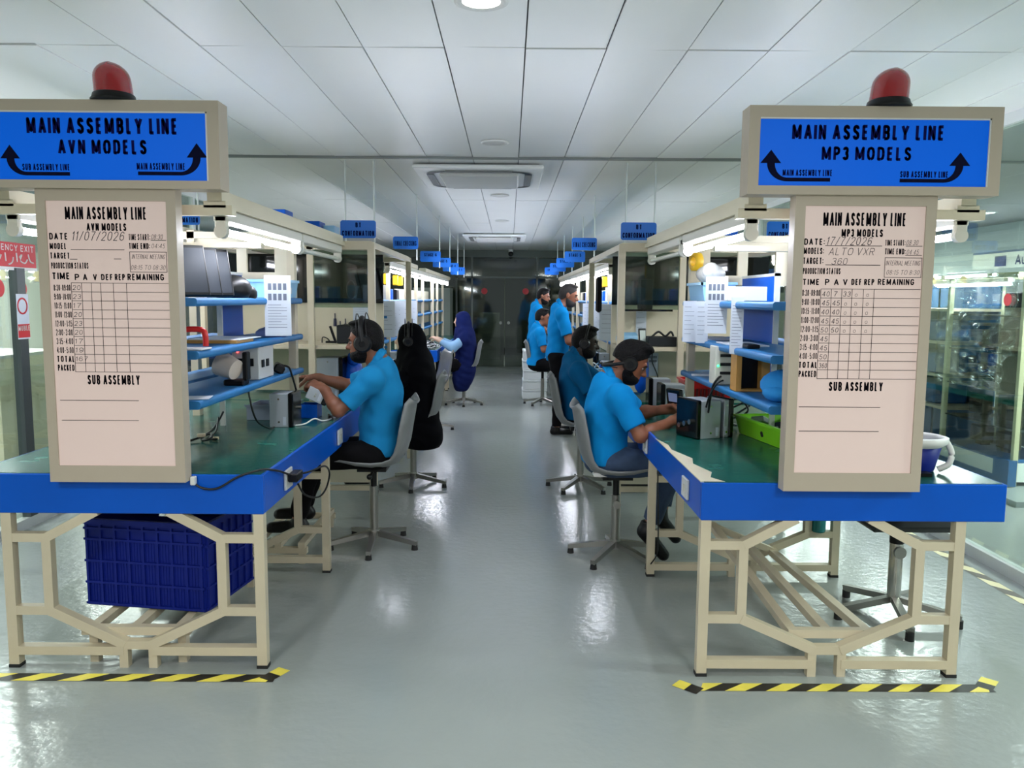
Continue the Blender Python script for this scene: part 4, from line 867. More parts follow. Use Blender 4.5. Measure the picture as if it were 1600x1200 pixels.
# stool on the far side of the MP3 bench, bottle under the bench
t = thing('office_chair', 'black office chair with a chrome foot on the outer side of the MP3 bench', 'chair', (1.93, 3.86, 0))
B().box(1.70, 2.12, 3.64, 4.08, .49, .545, c=.022).build('seat', DKGREY, t); B().cyl((1.93, 3.86, .36), (1.93, 3.86, .49), .02).cyl((1.93, 3.86, .38), (1.93, 3.86, .42), .034).build('lift', BLACK, t)
B().cyl((1.93, 3.86, .09), (1.93, 3.86, .385), .032, n=20).build('column', CHROME, t); B().cyl((1.93, 3.83, .34), (1.93, 3.815, .34), .03).build('knob', GREYM, t)
for i in range(5):
    a = 2*PI*i/5+.75; ca, sa = math.cos(a), math.sin(a); lg = B().bar((1.93+.02*ca, 3.86+.02*sa, .095), (1.93+.30*ca, 3.86+.30*sa, .05), .035, .03).build('leg', GREYM, t); B().cyl((1.93+.29*ca, 3.86+.29*sa, 0), (1.93+.29*ca, 3.86+.29*sa, .04), .02, n=12).build('glide', RUBBER, lg)
t = thing('bottle', 'teal bottle standing on the rear frame under the MP3 bench', 'bottle', (1.765, 4.43, .268)); B().lathe([(0, 0), (.036, 0), (.038, .01), (.038, .15), (.02, .185), (0, .185)], (1.765, 4.43, .268), 18).build('body', TEAL, t); B().cyl((1.765, 4.43, .453), (1.765, 4.43, .475), .016).build('cap', WHITE, t)
solo('hanging_lead', B().tube([(.83, 4.35, .67), (.825, 4.33, .55), (.84, 4.36, .3), (.84, 4.38, .15), (.81, 4.40, .08)], .004), CABLE, 'black lead dangling beside the second leg of the MP3 bench', 'cord')
# ---------------------------------------------------------------- inside the booths
t = thing('oscilloscope', 'dark boxy instrument on the shelf of the AVN booth', 'instrument', (-1.18, 5.9, 1.235)); B().box(-1.26, -1.09, 5.84, 6.15, 1.237, 1.37, c=.006).build('case', DKGREY, t); B().box(-1.10, -1.02, 5.9, 6.12, 1.237, 1.34, c=.006).build('side_unit', mat('instrument_grey', (190, 192, 184), .5), t)
for k in range(3): B().cyl((-1.085+.025*k, 5.9, 1.3), (-1.085+.025*k, 5.888, 1.3), .008).build('knob', BLACK, t)
for k in range(3):
    M = TR((-1.14+.07*k, 6.1, 1.54), -.1, -.2, .2); t = thing('flat_monitor', ['dark display panel leaning left inside the top of the AVN booth', 'middle dark display panel inside the top of the AVN booth', 'dark display panel leaning right inside the top of the AVN booth'][k], 'display', (-1.14+.07*k, 6.1, 1.53), 0, 'dark panels inside the AVN booth'); B().box(-.04, .04, -.01, .01, 0, .26, M, c=.003).build('casing', BLACK, t); B().box(-.03, .03, -.012, -.009, .02, .24, M).build('screen', mat('dim_screen', (44, 50, 58), .5, spec=.3), t)
solo('glove', B().sph((-1.185, 6.02, 1.63), (.035, .03, .07), 12), BLACK, 'black glove hanging inside the top of the AVN booth', 'glove')
sheet('notice fixed to the back panel of the AVN booth', -1.21, -1.07, 6.215, 1.38, 1.50, lines=5, group='notices inside the booths')
for k, (x, z) in enumerate(((-1.35, 1.40), (-1.31, 1.34), (-1.27, 1.36))):
    solo('hand_tool', B().cyl((x, 6.212, z-.05), (x, 6.212, z+.01), .014, .01, 10).cyl((x, 6.212, z+.01), (x, 6.212, z+.05), .004, n=8), mat('tool_navy', (24, 28, 60), .4), ['navy handled tool hung leftmost on the back of the AVN booth', 'navy handled tool hung in the middle on the back of the AVN booth', 'navy handled tool hung rightmost on the back of the AVN booth'][k], 'tool', 'tools hung in the AVN booth')
solo('glue_gun', B().bar((-1.29, 5.95, 1.24), (-1.33, 5.95, 1.36), .016).box(-1.36, -1.28, 5.92, 5.98, 1.236, 1.25, c=.003), BLACK, 'black soldering tool in its stand on the shelf of the AVN booth', 'tool')
solo('tool_cord', B().tube([(-1.38, 5.9, 1.24), (-1.37, 5.88, 1.28), (-1.34, 5.9, 1.27), (-1.33, 5.95, 1.24)], .004), CABLE, 'thin black lead on the shelf of the AVN booth', 'cord')
stereo('white-cased unit with printed labels standing in the AVN booth', TR((-1.32, 5.9, .835)), .16, .2, .30, face='x', group='units inside the AVN booth')
solo('plastic_bag', B().sph((-1.17, 6.0, .98), (.08, .09, .15), 18).sph((-1.16, 5.96, 1.12), (.05, .06, .06), 12), BAG, 'shiny blue plastic bag hanging in the AVN booth', 'bag')
solo('carton', B().box(-1.10, -.99, 5.78, 6.05, .836, .95, c=.003), CARD, 'low box beside the blue bag in the AVN booth', 'box')
t = thing('loudspeaker', 'black speaker behind the glass of the MP3 booth', 'loudspeaker', (1.02, 6.0, 1.53)); B().box(.97, 1.06, 5.95, 6.1, 1.5, 1.72, c=.004).build('case', DKGREY, t); B().cyl((1.015, 5.948, 1.6), (1.015, 5.94, 1.6), .03).build('cone', BLACK, t); B().box(.85, 1.2, 5.9, 6.15, 1.485, 1.5).build('bracket_shelf', DARKP, t)
t = thing('power_bank', 'long black adapter box on the shelf of the MP3 booth', 'adapter', (1.12, 5.8, 1.235)); B().box(1.0, 1.21, 5.74, 5.92, 1.237, 1.305, c=.004).build('case', DKGREY, t); B().tube([(1.03, 5.8, 1.3), (1.08, 5.8, 1.34), (1.13, 5.8, 1.31), (1.17, 5.8, 1.34), (1.19, 5.8, 1.31)], .008).build('lead', CABLE, t)
t = thing('phone_stand', 'white screened device on a black stand in the MP3 booth', 'device', (.965, 5.8, 1.235)); B().box(-.028, .028, -.008, .008, 0, .125, TR((.965, 5.78, 1.24), -.15, 0, .3), c=.003).build('body', BLACK, t); B().box(-.022, .022, -.0095, -.007, .015, .11, TR((.965, 5.78, 1.24), -.15, 0, .3)).build('screen', mat('pale_screen', (170, 178, 170), .3), t)
sheet('picture notice on the lower back panel of the MP3 booth', 1.08, 1.16, 6.21, .98, 1.16, pics=2, lines=1, group='notices inside the booths')
sheet('notice on the upper back panel of the MP3 booth', .98, 1.06, 6.21, 1.30, 1.50, lines=4, group='notices inside the booths')
solo('plastic_bag', B().sph((.985, 5.95, 1.03), (.06, .08, .16), 18), BAG, 'shiny blue plastic bag hanging in the MP3 booth', 'bag')
solo('tool_cord', B().tube([(1.12, 6.2, 1.2), (1.11, 6.2, 1.1), (1.15, 6.2, 1.0), (1.18, 6.2, .9), (1.17, 6.1, .84)], .004).tube([(1.06, 6.2, 1.2), (1.05, 6.2, 1.14), (1.055, 6.2, 1.08)], .008), CABLE, 'thin leads hanging against the back of the MP3 booth', 'cord')
solo('cloth_roll', B().cyl((.82, 6.0, 1.281), (.95, 6.05, 1.281), .045, n=16), LBLUE, 'pale blue roll of cloth on the shelf behind the MP3 booth post', 'cloth')
solo('black_coat', B().box(.80, .84, 7.3, 7.5, 1.45, 1.78, c=.02), TROUS, 'black bag hanging on the rear post of the MP3 booth', 'bag')
# ================================================================ people: bodies as one implicit surface each
def V3(*a): return np.array(a, float)
class Field:
    """blends tapered limbs and ellipsoids, then meshes the skin (surface nets)"""
    def __init__(s, h): s.h = h; s.P = []
    def rc(s, a, b, ra, rb, k=.02, cap=None): s.P.append(('c', np.array(a, float), np.array(b, float), ra, rb, k, cap)); return s
    def el(s, c, r, k=.02, R=None, sub=False): s.P.append(('e', np.array(c, float), np.array(r, float), R, k, sub)); return s
    def chain(s, pts, rs, k=.02):
        for i in range(len(pts)-1): s.rc(pts[i], pts[i+1], rs[i], rs[i+1], k)
        return s
    def mesh(s, cuts=(), wob=0, smooth=0):
        h = s.h; lo = np.full(3, 1e9); hi = -lo; bb = []
        for p in s.P:
            if p[0] == 'c': r = max(p[3], p[4]); a = np.minimum(p[1], p[2])-r; b = np.maximum(p[1], p[2])+r
            else: r = p[2].max(); a = p[1]-r; b = p[1]+r
            bb.append((a, b))
            if not (p[0] == 'e' and p[5]): lo = np.minimum(lo, a); hi = np.maximum(hi, b)
        lo -= 3*h+.004; hi += 3*h+.004; n = np.ceil((hi-lo)/h).astype(int)+1
        D = np.full(n, .5, np.float32)
        for p, (a, b) in zip(s.P, bb):
            k = p[5] if p[0] == 'c' else p[4]; pad = k+3*h
            i0 = np.clip(np.floor((a-pad-lo)/h).astype(int), 0, n-1); i1 = np.clip(np.ceil((b+pad-lo)/h).astype(int)+1, 1, n)
            if (i1 <= i0).any(): continue
            sl = tuple(slice(q, r) for q, r in zip(i0, i1))
            g = [(lo[q]+h*np.arange(i0[q], i1[q])).astype(np.float32) for q in range(3)]
            X, Y, Z = np.meshgrid(*g, indexing='ij')
            if p[0] == 'c':
                a_, b_ = p[1], p[2]; d = b_-a_; L2 = max(d @ d, 1e-9)
                t = np.clip(((X-a_[0])*d[0]+(Y-a_[1])*d[1]+(Z-a_[2])*d[2])/L2, 0, 1)
                f = np.sqrt((X-a_[0]-t*d[0])**2+(Y-a_[1]-t*d[1])**2+(Z-a_[2]-t*d[2])**2)-(p[3]+(p[4]-p[3])*t)
                if p[6] is not None:
                    u = d/np.sqrt(L2); c = b_-u*p[6]; f = np.maximum(f, (X-c[0])*u[0]+(Y-c[1])*u[1]+(Z-c[2])*u[2])
            else:
                x, y, z = X-p[1][0], Y-p[1][1], Z-p[1][2]
                if p[3] is not None: R = p[3]; x, y, z = R[0, 0]*x+R[1, 0]*y+R[2, 0]*z, R[0, 1]*x+R[1, 1]*y+R[2, 1]*z, R[0, 2]*x+R[1, 2]*y+R[2, 2]*z
                r = p[2]; k0 = np.sqrt((x/r[0])**2+(y/r[1])**2+(z/r[2])**2); k1 = np.sqrt((x/r[0]**2)**2+(y/r[1]**2)**2+(z/r[2]**2)**2)
                f = k0*(k0-1)/np.maximum(k1, 1e-6)
            cur = D[sl]
            if p[0] == 'e' and p[5]:
                q = np.maximum(k-np.abs(cur+f), 0)/k if k > 0 else 0
                D[sl] = np.maximum(cur, -f)+q*q*k/4
            else:
                q = np.maximum(k-np.abs(cur-f), 0)/k if k > 0 else 0
                D[sl] = np.minimum(cur, f)-q*q*k/4
        G = [(lo[q]+h*np.arange(n[q])).astype(np.float32) for q in range(3)]
        if wob:
            X, Y, Z = G[0][:, None, None], G[1][None, :, None], G[2][None, None, :]
            D += wob*(np.sin(31*X+19*Z+4*np.sin(17*Y))*np.sin(23*Z-13*X+9*Y)+.6*np.sin(57*Z+21*Y-30*X))
        for pt, nr in cuts:
            pt = np.array(pt); nr = np.array(nr, float); nr /= np.linalg.norm(nr)
            D = np.maximum(D, (G[0]-pt[0])[:, None, None]*nr[0]+(G[1]-pt[1])[None, :, None]*nr[1]+(G[2]-pt[2])[None, None, :]*nr[2])
        return nets(D, lo, h)
def nets(D, lo, h):
    I = D < 0; cs = I.astype(np.int8)
    c8 = sum(cs[i:cs.shape[0]-1+i, j:cs.shape[1]-1+j, k:cs.shape[2]-1+k] for i in (0, 1) for j in (0, 1) for k in (0, 1))
    act = np.argwhere((c8 > 0) & (c8 < 8)); N = len(act)
    ids = np.full(c8.shape, -1, np.int32); ids[tuple(act.T)] = np.arange(N)
    cr = [(i, j, k) for i in (0, 1) for j in (0, 1) for k in (0, 1)]
    val = {c: D[act[:, 0]+c[0], act[:, 1]+c[1], act[:, 2]+c[2]] for c in cr}
    acc = np.zeros((N, 3)); cnt = np.zeros(N)
    for a in cr:
        for ax in range(3):
            if a[ax]: continue
            b = list(a); b[ax] = 1; b = tuple(b); m = (val[a] < 0) != (val[b] < 0)
            t = np.where(m, val[a]/np.where(m, val[a]-val[b], 1), 0)
            pt = np.tile(np.array(a, float), (N, 1)); pt[:, ax] += t
            acc[m] += pt[m]; cnt[m] += 1
    v = lo+h*(act+acc/np.maximum(cnt, 1)[:, None]); F = []
    for ax in range(3):
        s0 = [slice(None)]*3; s1 = [slice(None)]*3; s0[ax] = slice(0, -1); s1[ax] = slice(1, None)
        for sg in (True, False):
            e = np.argwhere((I[tuple(s0)] == sg) & (I[tuple(s1)] != sg)); u, w_ = (ax+1) % 3, (ax+2) % 3
            e = e[(e[:, u] > 0) & (e[:, w_] > 0)]
            q = []
            for du, dw in ((0, 0), (1, 0), (1, 1), (0, 1)):
                c = e.copy(); c[:, u] -= du; c[:, w_] -= dw
                ok = np.minimum(c, np.array(ids.shape)-1); q.append(ids[tuple(ok.T)])
            q = np.stack(q, 1); q = q[(q >= 0).all(1)]
            F.append(q if sg else q[:, ::-1])
    return v, np.concatenate(F)
def fmesh(name, vf, m, parent):
    v, f = vf; me = bpy.data.meshes.new(name)
    me.vertices.add(len(v)); me.vertices.foreach_set('co', v.astype(np.float32).ravel())
    me.loops.add(f.size); me.loops.foreach_set('vertex_index', f.astype(np.int32).ravel())
    me.polygons.add(len(f)); me.polygons.foreach_set('loop_start', np.arange(0, f.size, 4, dtype=np.int32)); me.polygons.foreach_set('loop_total', np.full(len(f), 4, np.int32))
    me.polygons.foreach_set('use_smooth', np.ones(len(f), bool)); me.materials.append(m); me.update(calc_edges=True); me.validate()
    o = bpy.data.objects.new(name, me); COL.objects.link(o); o.parent = parent; return o
def rotm(yaw=0, pitch=0, roll=0):
    """head turn: yaw to the left, pitch downwards, roll"""
    return np.array(Euler((roll, pitch, yaw), 'XYZ').to_matrix())
def hand(F, wr, d, nrm, side, curl=.5, sc=1.0, spread=.0):
    d = np.array(d, float); d /= np.linalg.norm(d); nrm = np.array(nrm, float); nrm -= d*(nrm @ d); nrm /= np.linalg.norm(nrm)
    l = np.cross(nrm, d)*side          # towards the thumb
    offs = (.030, .010, -.011, -.030); lens = (.070, .078, .072, .056)
    F.rc(wr-d*.02, wr+d*.03, .026*sc, .024*sc, .02)
    for o, L in zip(offs, lens):
        kn = wr+(d*.088+l*o)*sc
        F.rc(wr+(d*.012+l*o*.6)*sc, kn, .0165*sc, .0125*sc, .012)
        p = kn; ang = 0
        for i, fr in enumerate((.45, .32, .23)):
            ang += curl*(.9, 1.1, .7)[i]
            q = p+(d*math.cos(ang)+nrm*math.sin(ang)+l*o*spread*8)*L*fr*sc
            F.rc(p, q, (.0105, .0098, .009)[i]*sc, (.0098, .009, .008)[i]*sc, .004); p = q
    t0 = wr+(d*.022+l*.026)*sc; t1 = t0+(d*.035+l*.024+nrm*.018)*sc; t2 = t1+(d*.028+l*.004+nrm*.022*(1+curl))*sc; t3 = t2+(d*.02-l*.006+nrm*.014*(1+curl))*sc
    F.chain([t0, t1, t2, t3], [.017*sc, .0125*sc, .0105*sc, .0085*sc], .007)
HEADS = []
def person(name, lab, loc, rz, J, hs=1.0, skin=SKIN, shirt=SHIRT, trousers=TROUS, hair=HAIR, beard=True, h=.006, head=None, shoe=BLACK, hands=None, group=None, hem=None, fat=1.0, sleeve=.78, collar=True, quiff=.016, sub_eyes=True, fade=None):
    """J: joints in the person's own frame, +x ahead, +y to their left"""
    t = thing(name, lab, 'person', loc, rz, group)
    hc = V3(*J['head']); R = head if head is not None else rotm()
    hp = lambda x, y, z: hc+R @ (V3(x, y, z)*hs)
    nk = V3(*J['neck']); ch = V3(*J['chest']); pv = V3(*J['pelvis']); bl = (ch*.45+pv*.55)+V3(.012, 0, 0)
    tz = ch-pv; tl = np.linalg.norm(tz); tz = tz/tl; ang = math.atan2(tz[0], tz[2]); RT = np.array(Euler((0, ang, 0)).to_matrix())
    F = Field(h)
    # head
    F.el(hp(-.012, 0, .03), V3(.098, .076, .09)*hs, .02, R).el(hp(.03, 0, -.03), V3(.066, .06, .085)*hs, .03, R).el(hp(.036, 0, -.083), V3(.052, .048, .034)*hs, .03, R)
    F.rc(hp(.09, 0, .004), hp(.112, 0, -.028), .009*hs, .0135*hs, .012).rc(hp(.1, .012, -.033), hp(.1, -.012, -.033), .009*hs, .009*hs, .008)
    F.rc(hp(.082, -.034, .022), hp(.082, .034, .022), .013*hs, .013*hs, .012).rc(hp(.092, -.02, -.06), hp(.092, .02, -.06), .008*hs, .008*hs, .008)
    for sy in (-1, 1):
        F.el(hp(.092, sy*.033, .0), V3(.015, .016, .011)*hs, .012, R, sub=True)
        F.el(hp(-.004, sy*.079, -.004), V3(.019, .009, .031)*hs, .008, R)
    F.rc(hp(-.03, 0, -.07), nk, .056*hs, .062, .03)
    core = [(pv, (.115, .165, .12)), (bl, (.112, .15, .15)), (ch+V3(0, 0, -.02), (.112, .158, .17))]
    for c, r in core: F.el(c, V3(*r)*fat, .06, RT)
    F.rc(nk, ch, .06, .07, .05)
    for s_, sd in (('L', 1), ('R', -1)):
        sh, eb, wr = V3(*J['sh'+s_]), V3(*J['el'+s_]), V3(*J['wr'+s_])
        F.rc(nk+V3(0, 0, -.03), sh, .05, .055, .05).rc(sh, eb, .05, .04, .02); m = eb*.7+wr*.3
        F.rc(eb, m, .04, .041, .015).rc(m, wr, .041, .026, .015)
        hd = (hands or {}).get(s_, {}); d = np.array(hd.get('d', wr-eb), float)
        hand(F, wr, d, hd.get('n', (0, 0, -1)), sd*hd.get('flip', 1), hd.get('curl', .5))
        hp_, kn, an = V3(*J['hp'+s_]), V3(*J['kn'+s_]), V3(*J['an'+s_])
        F.rc(hp_, kn, .078, .052, .04).rc(kn, an, .05, .034, .02); fd = V3(*J.get('foot', (1, 0, 0)))
        F.rc(an+V3(-.02, 0, -.03), an+fd*.15+V3(0, 0, -.045), .036, .028, .02)
    fmesh('body', F.mesh(), skin, t)
    # polo shirt
    F = Field(max(h, .0065)); g = .016
    for c, r in core: F.el(c, V3(*r)*fat+g, .06, RT)
    F.rc(nk+V3(-.012, 0, -.012), ch, .078, .09, .05)
    for s_ in 'LR':
        sh, eb = V3(*J['sh'+s_]), V3(*J['el'+s_]); e2 = sh+(eb-sh)*sleeve
        F.rc(nk+V3(0, 0, -.045), sh, .064, .072, .06).rc(sh, e2, .071, .064, .035, cap=0)
        F.rc(e2-(eb-sh)*.05, e2, .066, .066, .004, cap=0)
    cuts = [((hem if hem is not None else J['pelvis'])+V3(0, 0, -.03 if hem is None else 0), (-tz[0]*.5, 0, -1))]
    sh_o = fmesh('polo_shirt', F.mesh(cuts, wob=.0028), shirt, t)
    if collar:
        F = Field(.005); n = 14; ax = (hp(-.03, 0, -.09)-nk); ax /= np.linalg.norm(ax); e1 = np.cross((0, 1, 0), ax); e1 /= np.linalg.norm(e1)
        ring = [nk+ax*.028+e1*.07*math.cos(2*PI*i/n)+V3(0, 1, 0)*.07*math.sin(2*PI*i/n)+ax*(-.026*math.cos(2*PI*i/n)) for i in range(n+1)]
        for i in range(n): F.rc(ring[i]-ax*.012, ring[i+1]-ax*.012, .013, .013, .008).rc(ring[i]+ax*.012, ring[i+1]+ax*.012, .008, .008, .02)
        fmesh('collar', F.mesh(), shirt, sh_o)
    F = Field(.007)
    F.el(pv, V3(.122, .172, .12)*fat, .04, RT)
    for s_ in 'LR':
        hp_, kn, an = V3(*J['hp'+s_]), V3(*J['kn'+s_]), V3(*J['an'+s_])
        F.rc(hp_, kn, .094, .069, .05).rc(kn, an, .069, .052, .03, cap=.03)
    fmesh('trousers', F.mesh([((pv+tz*.09), tz)], wob=.003), trousers, t)
    for s_ in 'LR':
        an = V3(*J['an'+s_]); fd = V3(*J.get('foot', (1, 0, 0)))
        F = Field(.006); F.rc(an+V3(-.03, 0, -.035), an+fd*.16+V3(0, 0, -.045), .044, .036, .02).rc(an+V3(-.01, 0, .01), an+V3(-.01, 0, -.03), .044, .046, .02)
        fmesh('shoe', F.mesh([(an+V3(0, 0, -.072), (0, 0, -1)), (an+V3(0, 0, .02), (0, 0, 1))] if abs(fd[2]) < .1 else [(an+V3(0, 0, .03), (0, 0, 1))]), shoe, t)
    # hair, beard, eyes
    rn = lambda v: R @ V3(*v)
    F = Field(.005); F.el(hp(-.013, 0, .034), V3(.1025, .0795, .0975)*hs, .02, R).el(hp(-.05, 0, -.01), V3(.064, .070, .085)*hs, .03, R)
    if quiff: F.el(hp(.035, 0, .118), V3(.052, .06, quiff)*hs, .03, R)
    fmesh('hair', F.mesh([(hp(0, 0, -.008), rn((.72, 0, -.69))), (hp(0, 0, -.075 if fade is None else fade), rn((0, 0, -1)))], wob=.001), hair, t)
    if beard:
        F = Field(.005); F.el(hp(.034, 0, -.083), V3(.07, .066, .052)*hs, .02, R).el(hp(.01, 0, -.05), V3(.052, .071, .05)*hs, .02, R)
        F.rc(hp(.098, -.024, -.05), hp(.104, 0, -.046), .009*hs, .008*hs, .006).rc(hp(.104, 0, -.046), hp(.098, .024, -.05), .008*hs, .009*hs, .006)
        F.el(hp(.12, 0, -.018), V3(.05, .052, .026)*hs, .004, R, sub=True)
        fmesh('beard', F.mesh([(hp(.0, 0, -.034), rn((.28, 0, 1))), (hp(-.012, 0, 0), rn((-1, 0, 0)))], wob=.001), hair, t)
    if sub_eyes:
        for sy in (-1, 1):
            e = B().sph(hp(.0795, sy*.033, 0), .0105*hs, 12).m(1).sph(hp(.0835, sy*.0335, -.001), .0078*hs, 10).build('eye', [EYEW, BLACK], t, local=True)
            B().tube([hp(.094, sy*.014, .02), hp(.095, sy*.033, .025), hp(.083, sy*.05, .019)], .0045*hs, 6, 4).build('eyebrow', hair, t, local=True)
    HEADS.append((t, hc, R, hs)); return t
def headphones(t, hc, R, hs, lab, wires=False, behind=False, big=1.0):
    W = chain(t); Q = Matrix.Translation(Vector(hc)) @ Matrix([list(r) for r in R]).to_4x4(); M = W @ Q
    P = lambda x, y, z: M @ Vector((x*hs, y*hs, z*hs))
    o = thing('headphones', lab, 'headphones', P(0, 0, .14), 0, 'headphones worn by the workers')
    for sy in (-1, 1):
        c = B().cyl(P(.0, sy*.083, -.012), P(.0, sy*.098, -.012), .046*hs*big, n=24).cyl(P(0, sy*.098, -.012), P(0, sy*.118, -.012), .044*hs*big, .036*hs*big, n=24).build('ear_cup', BLACK, o)
        B().cyl(P(0, sy*.118, -.012), P(0, sy*.121, -.012), .02*hs, n=18).build('cup_cap', BLACKG, c)
    n = 16
    def arc(x, r, rz_, w_, rev=1): return [P(x+(0 if not rev else 0), r*math.cos(PI*i/n), rz_*math.sin(PI*i/n)) for i in range(n+1)]
    if behind:
        a = [P(-.03-.098*math.sin(PI*i/n), .106*math.cos(PI*i/n), -.02-.085*math.sin(PI*i/n)) for i in range(n+1)]
        B().tube(a, .0105*hs, 8, 2).build('headband', BLACK, o)
        a = [P(-.05-.1*math.sin(PI*i/n), .08*math.cos(PI*i/n), -.07-.04*math.sin(PI*i/n)) for i in range(n+1)]
        B().tube(a, .003*hs, 6, 2).build('wire_band', BLACK, o)
    else:
        B().tube(arc(0, .106, .142, 0), (.017 if big > 1 else .011)*hs, 8, 2).build('headband', BLACK, o)
        if wires:
            for dx in (-.03, .028): B().tube(arc(dx, .1, .172, 0), .0032*hs, 6, 2).build('wire_band', BLACK, o)
    return o
# ---------------------------------------------------------------- chairs
def chair(label, x, y, rz, seat_z=.5, pole=GREYM, mark=False):
    """moulded shell on a lift column; the sitter faces local +x"""
    t = thing('swivel_chair', label, 'chair', (x, y, 0), rz, 'grey shell chairs along the aisle')
    # shell: profile swept with a curved cross-section
    prof = [(.235, -.012), (.22, .012), (.17, .012), (.08, .0), (-.02, -.004), (-.10, .004), (-.165, .03), (-.205, .085), (-.228, .16), (-.243, .25), (-.258, .33), (-.268, .385), (-.285, .40)]
    wid = [.19, .205, .215, .222, .225, .225, .22, .215, .215, .21, .195, .165, .15]
    th = .009; vs = []; n = 12; L = len(prof)
    for (px, pz), w_ in zip(prof, wid):
        for k in range(n+1):
            u = -1+2*k/n; b = .05*abs(u)**3
            i = prof.index((px, pz)); q = prof[min(i+1, L-1)]; p = prof[max(i-1, 0)]; dx, dz = q[0]-p[0], q[1]-p[1]; l = math.hypot(dx, dz)
            nx, nz = dz/l, -dx/l
            if nz < 0 and i < 5: nx, nz = -nx, -nz
            if i >= 5: nx, nz = abs(nx), abs(nz)
            vs.append((px+nx*b, u*w_, seat_z+pz+nz*b))
    k = n+1; fs = [(i*k+j, i*k+j+1, (i+1)*k+j+1, (i+1)*k+j) for i in range(L-1) for j in range(n)]
    sh = B().add(vs, fs, True).build('shell', GREYP, t, local=True)
    so = sh.modifiers.new('thickness', 'SOLIDIFY'); so.thickness = .011; so.offset = 0
    B().box(-.09, .09, -.08, .08, seat_z-.035, seat_z-.012).cyl((0, .14, seat_z-.05), (0, .02, seat_z-.04), .008).sph((0, .15, seat_z-.05), .018).build('tilt_plate', BLACK, t, local=True)
    B().cyl((0, 0, seat_z-.15), (0, 0, seat_z-.03), .02, n=14).build('lift_sleeve', BLACK, t, local=True)
    c = B().cyl((0, 0, .1), (0, 0, seat_z-.14), .027, n=18).build('column', pole, t, local=True)
    B().cyl((.0, -.025, seat_z-.19), (0, -.06, seat_z-.19), .012).cyl((0, -.05, seat_z-.19), (0, -.064, seat_z-.19), .024).build('height_knob', GREYM, c, local=True)
    B().cyl((0, 0, .06), (0, 0, .115), .042, .034, n=18).build('hub', pole, t, local=True)
    for i in range(5):
        a = 2*PI*i/5+.35; ca, sa = math.cos(a), math.sin(a)
        M = Matrix(((ca, -sa, 0, 0), (sa, ca, 0, 0), (0, 0, 1, 0), (0, 0, 0, 1)))
        vs = [(.03, -.02, .07), (.03, .02, .07), (.03, .02, .105), (.03, -.02, .105), (.29, -.014, .03), (.29, .014, .03), (.29, .014, .055), (.29, -.014, .055)]
        lg = B().add([M @ Vector(v) for v in vs], [(0, 3, 2, 1), (4, 5, 6, 7), (0, 1, 5, 4), (3, 7, 6, 2), (1, 2, 6, 5), (0, 4, 7, 3)]).build('leg', pole, t, local=True)
        B().cyl((.275*ca, .275*sa, 0), (.275*ca, .275*sa, .032), .021, .017, 12).build('glide', RUBBER, lg, local=True)
    if mark:
        Mx = TR((-.252, 0, seat_z+.3), 0, 0, 0) @ Matrix.Rotation(-PI/2, 4, 'Z') @ Matrix.Rotation(-.1, 4, 'X')
        B().text('8', -.03, .02, -.035, .035, -.006, .16, 0, Mx).build('chair_number', WHITE, sh, local=True, recalc=False)
    return t
CH = chair('grey shell chair under the man with headphones at the AVN bench', -.85, 4.96, PI, .53)
def chair2(label, x, y, rz):
    r = dup(CH, (x, y, 0), rz, label); return r
chair2('grey shell chair under the woman in black', -.80, 6.63, PI)
chair2('grey shell chair under the woman in the navy hood', -.67, 11.82, PI)
chair2('empty-looking chair base between the woman in black and the woman in the navy hood', -.95, 9.47, PI+.4)
CR = chair2('grey shell chair under the man in the foreground at the MP3 bench', .655, 4.77, 0)
for c_ in CR.children:
    if c_.name.startswith('shell'): B().text('8', -.03, .02, -.035, .035, -.004, .16, 0, TR((-.262, -.1, .80)) @ Matrix.Rotation(-PI/2, 4, 'Z') @ Matrix.Rotation(-.06, 4, 'X')).build('chair_number', WHITE, c_, local=True, recalc=False)
chair2('grey shell chair under the second man with headphones on the right', .60, 6.57, 0)
chair2('grey shell chair under the far seated man beside the white box stack', .50, 11.9, 0)
# ---------------------------------------------------------------- the workers
J1 = dict(head=(.09, 0, 1.305), neck=(.0, 0, 1.16), chest=(-.015, 0, .985), pelvis=(.0, 0, .635),
          shL=(.02, .185, 1.085), elL=(.21, .24, .905), wrL=(.315, .15, 1.02), shR=(.04, -.185, 1.085), elR=(.24, -.25, 1.0), wrR=(.44, -.20, 1.055),
          hpL=(.03, .09, .615), hpR=(.03, -.09, .615), knL=(.40, .13, .59), knR=(.42, -.12, .59), anL=(.50, .12, .20), anR=(.52, -.12, .22))
p1 = person('person', 'man in a turquoise polo at the AVN bench, headphones on, holding a silver unit', (-.80, 4.94, 0), PI, J1, skin=SKIN, shirt=SHIRTL, h=.0052,
            head=rotm(0, .12, 0), hands={'L': dict(d=(.9, -.2, .35), n=(.25, -.6, -.75), curl=.75), 'R': dict(d=(1, .1, .0), n=(0, .3, -1), curl=.45)})
headphones(*HEADS[-1], 'black headphones with thin wire bands on the man at the AVN bench', wires=True, big=1.22)
J2 = dict(head=(.125, 0, 1.205), neck=(-.01, 0, 1.085), chest=(-.02, 0, .92), pelvis=(-.03, 0, .63),
          shL=(.05, .185, 1.02), elL=(.22, .25, .86), wrL=(.36, .12, .90), shR=(.04, -.19, 1.01), elR=(.15, -.26, .80), wrR=(.37, -.14, .875),
          hpL=(.03, .09, .615), hpR=(.03, -.09, .615), knL=(.40, .13, .60), knR=(.38, -.12, .60), anL=(.36, .12, .27), anR=(.24, -.11, .235), foot=(.55, 0, -.83))
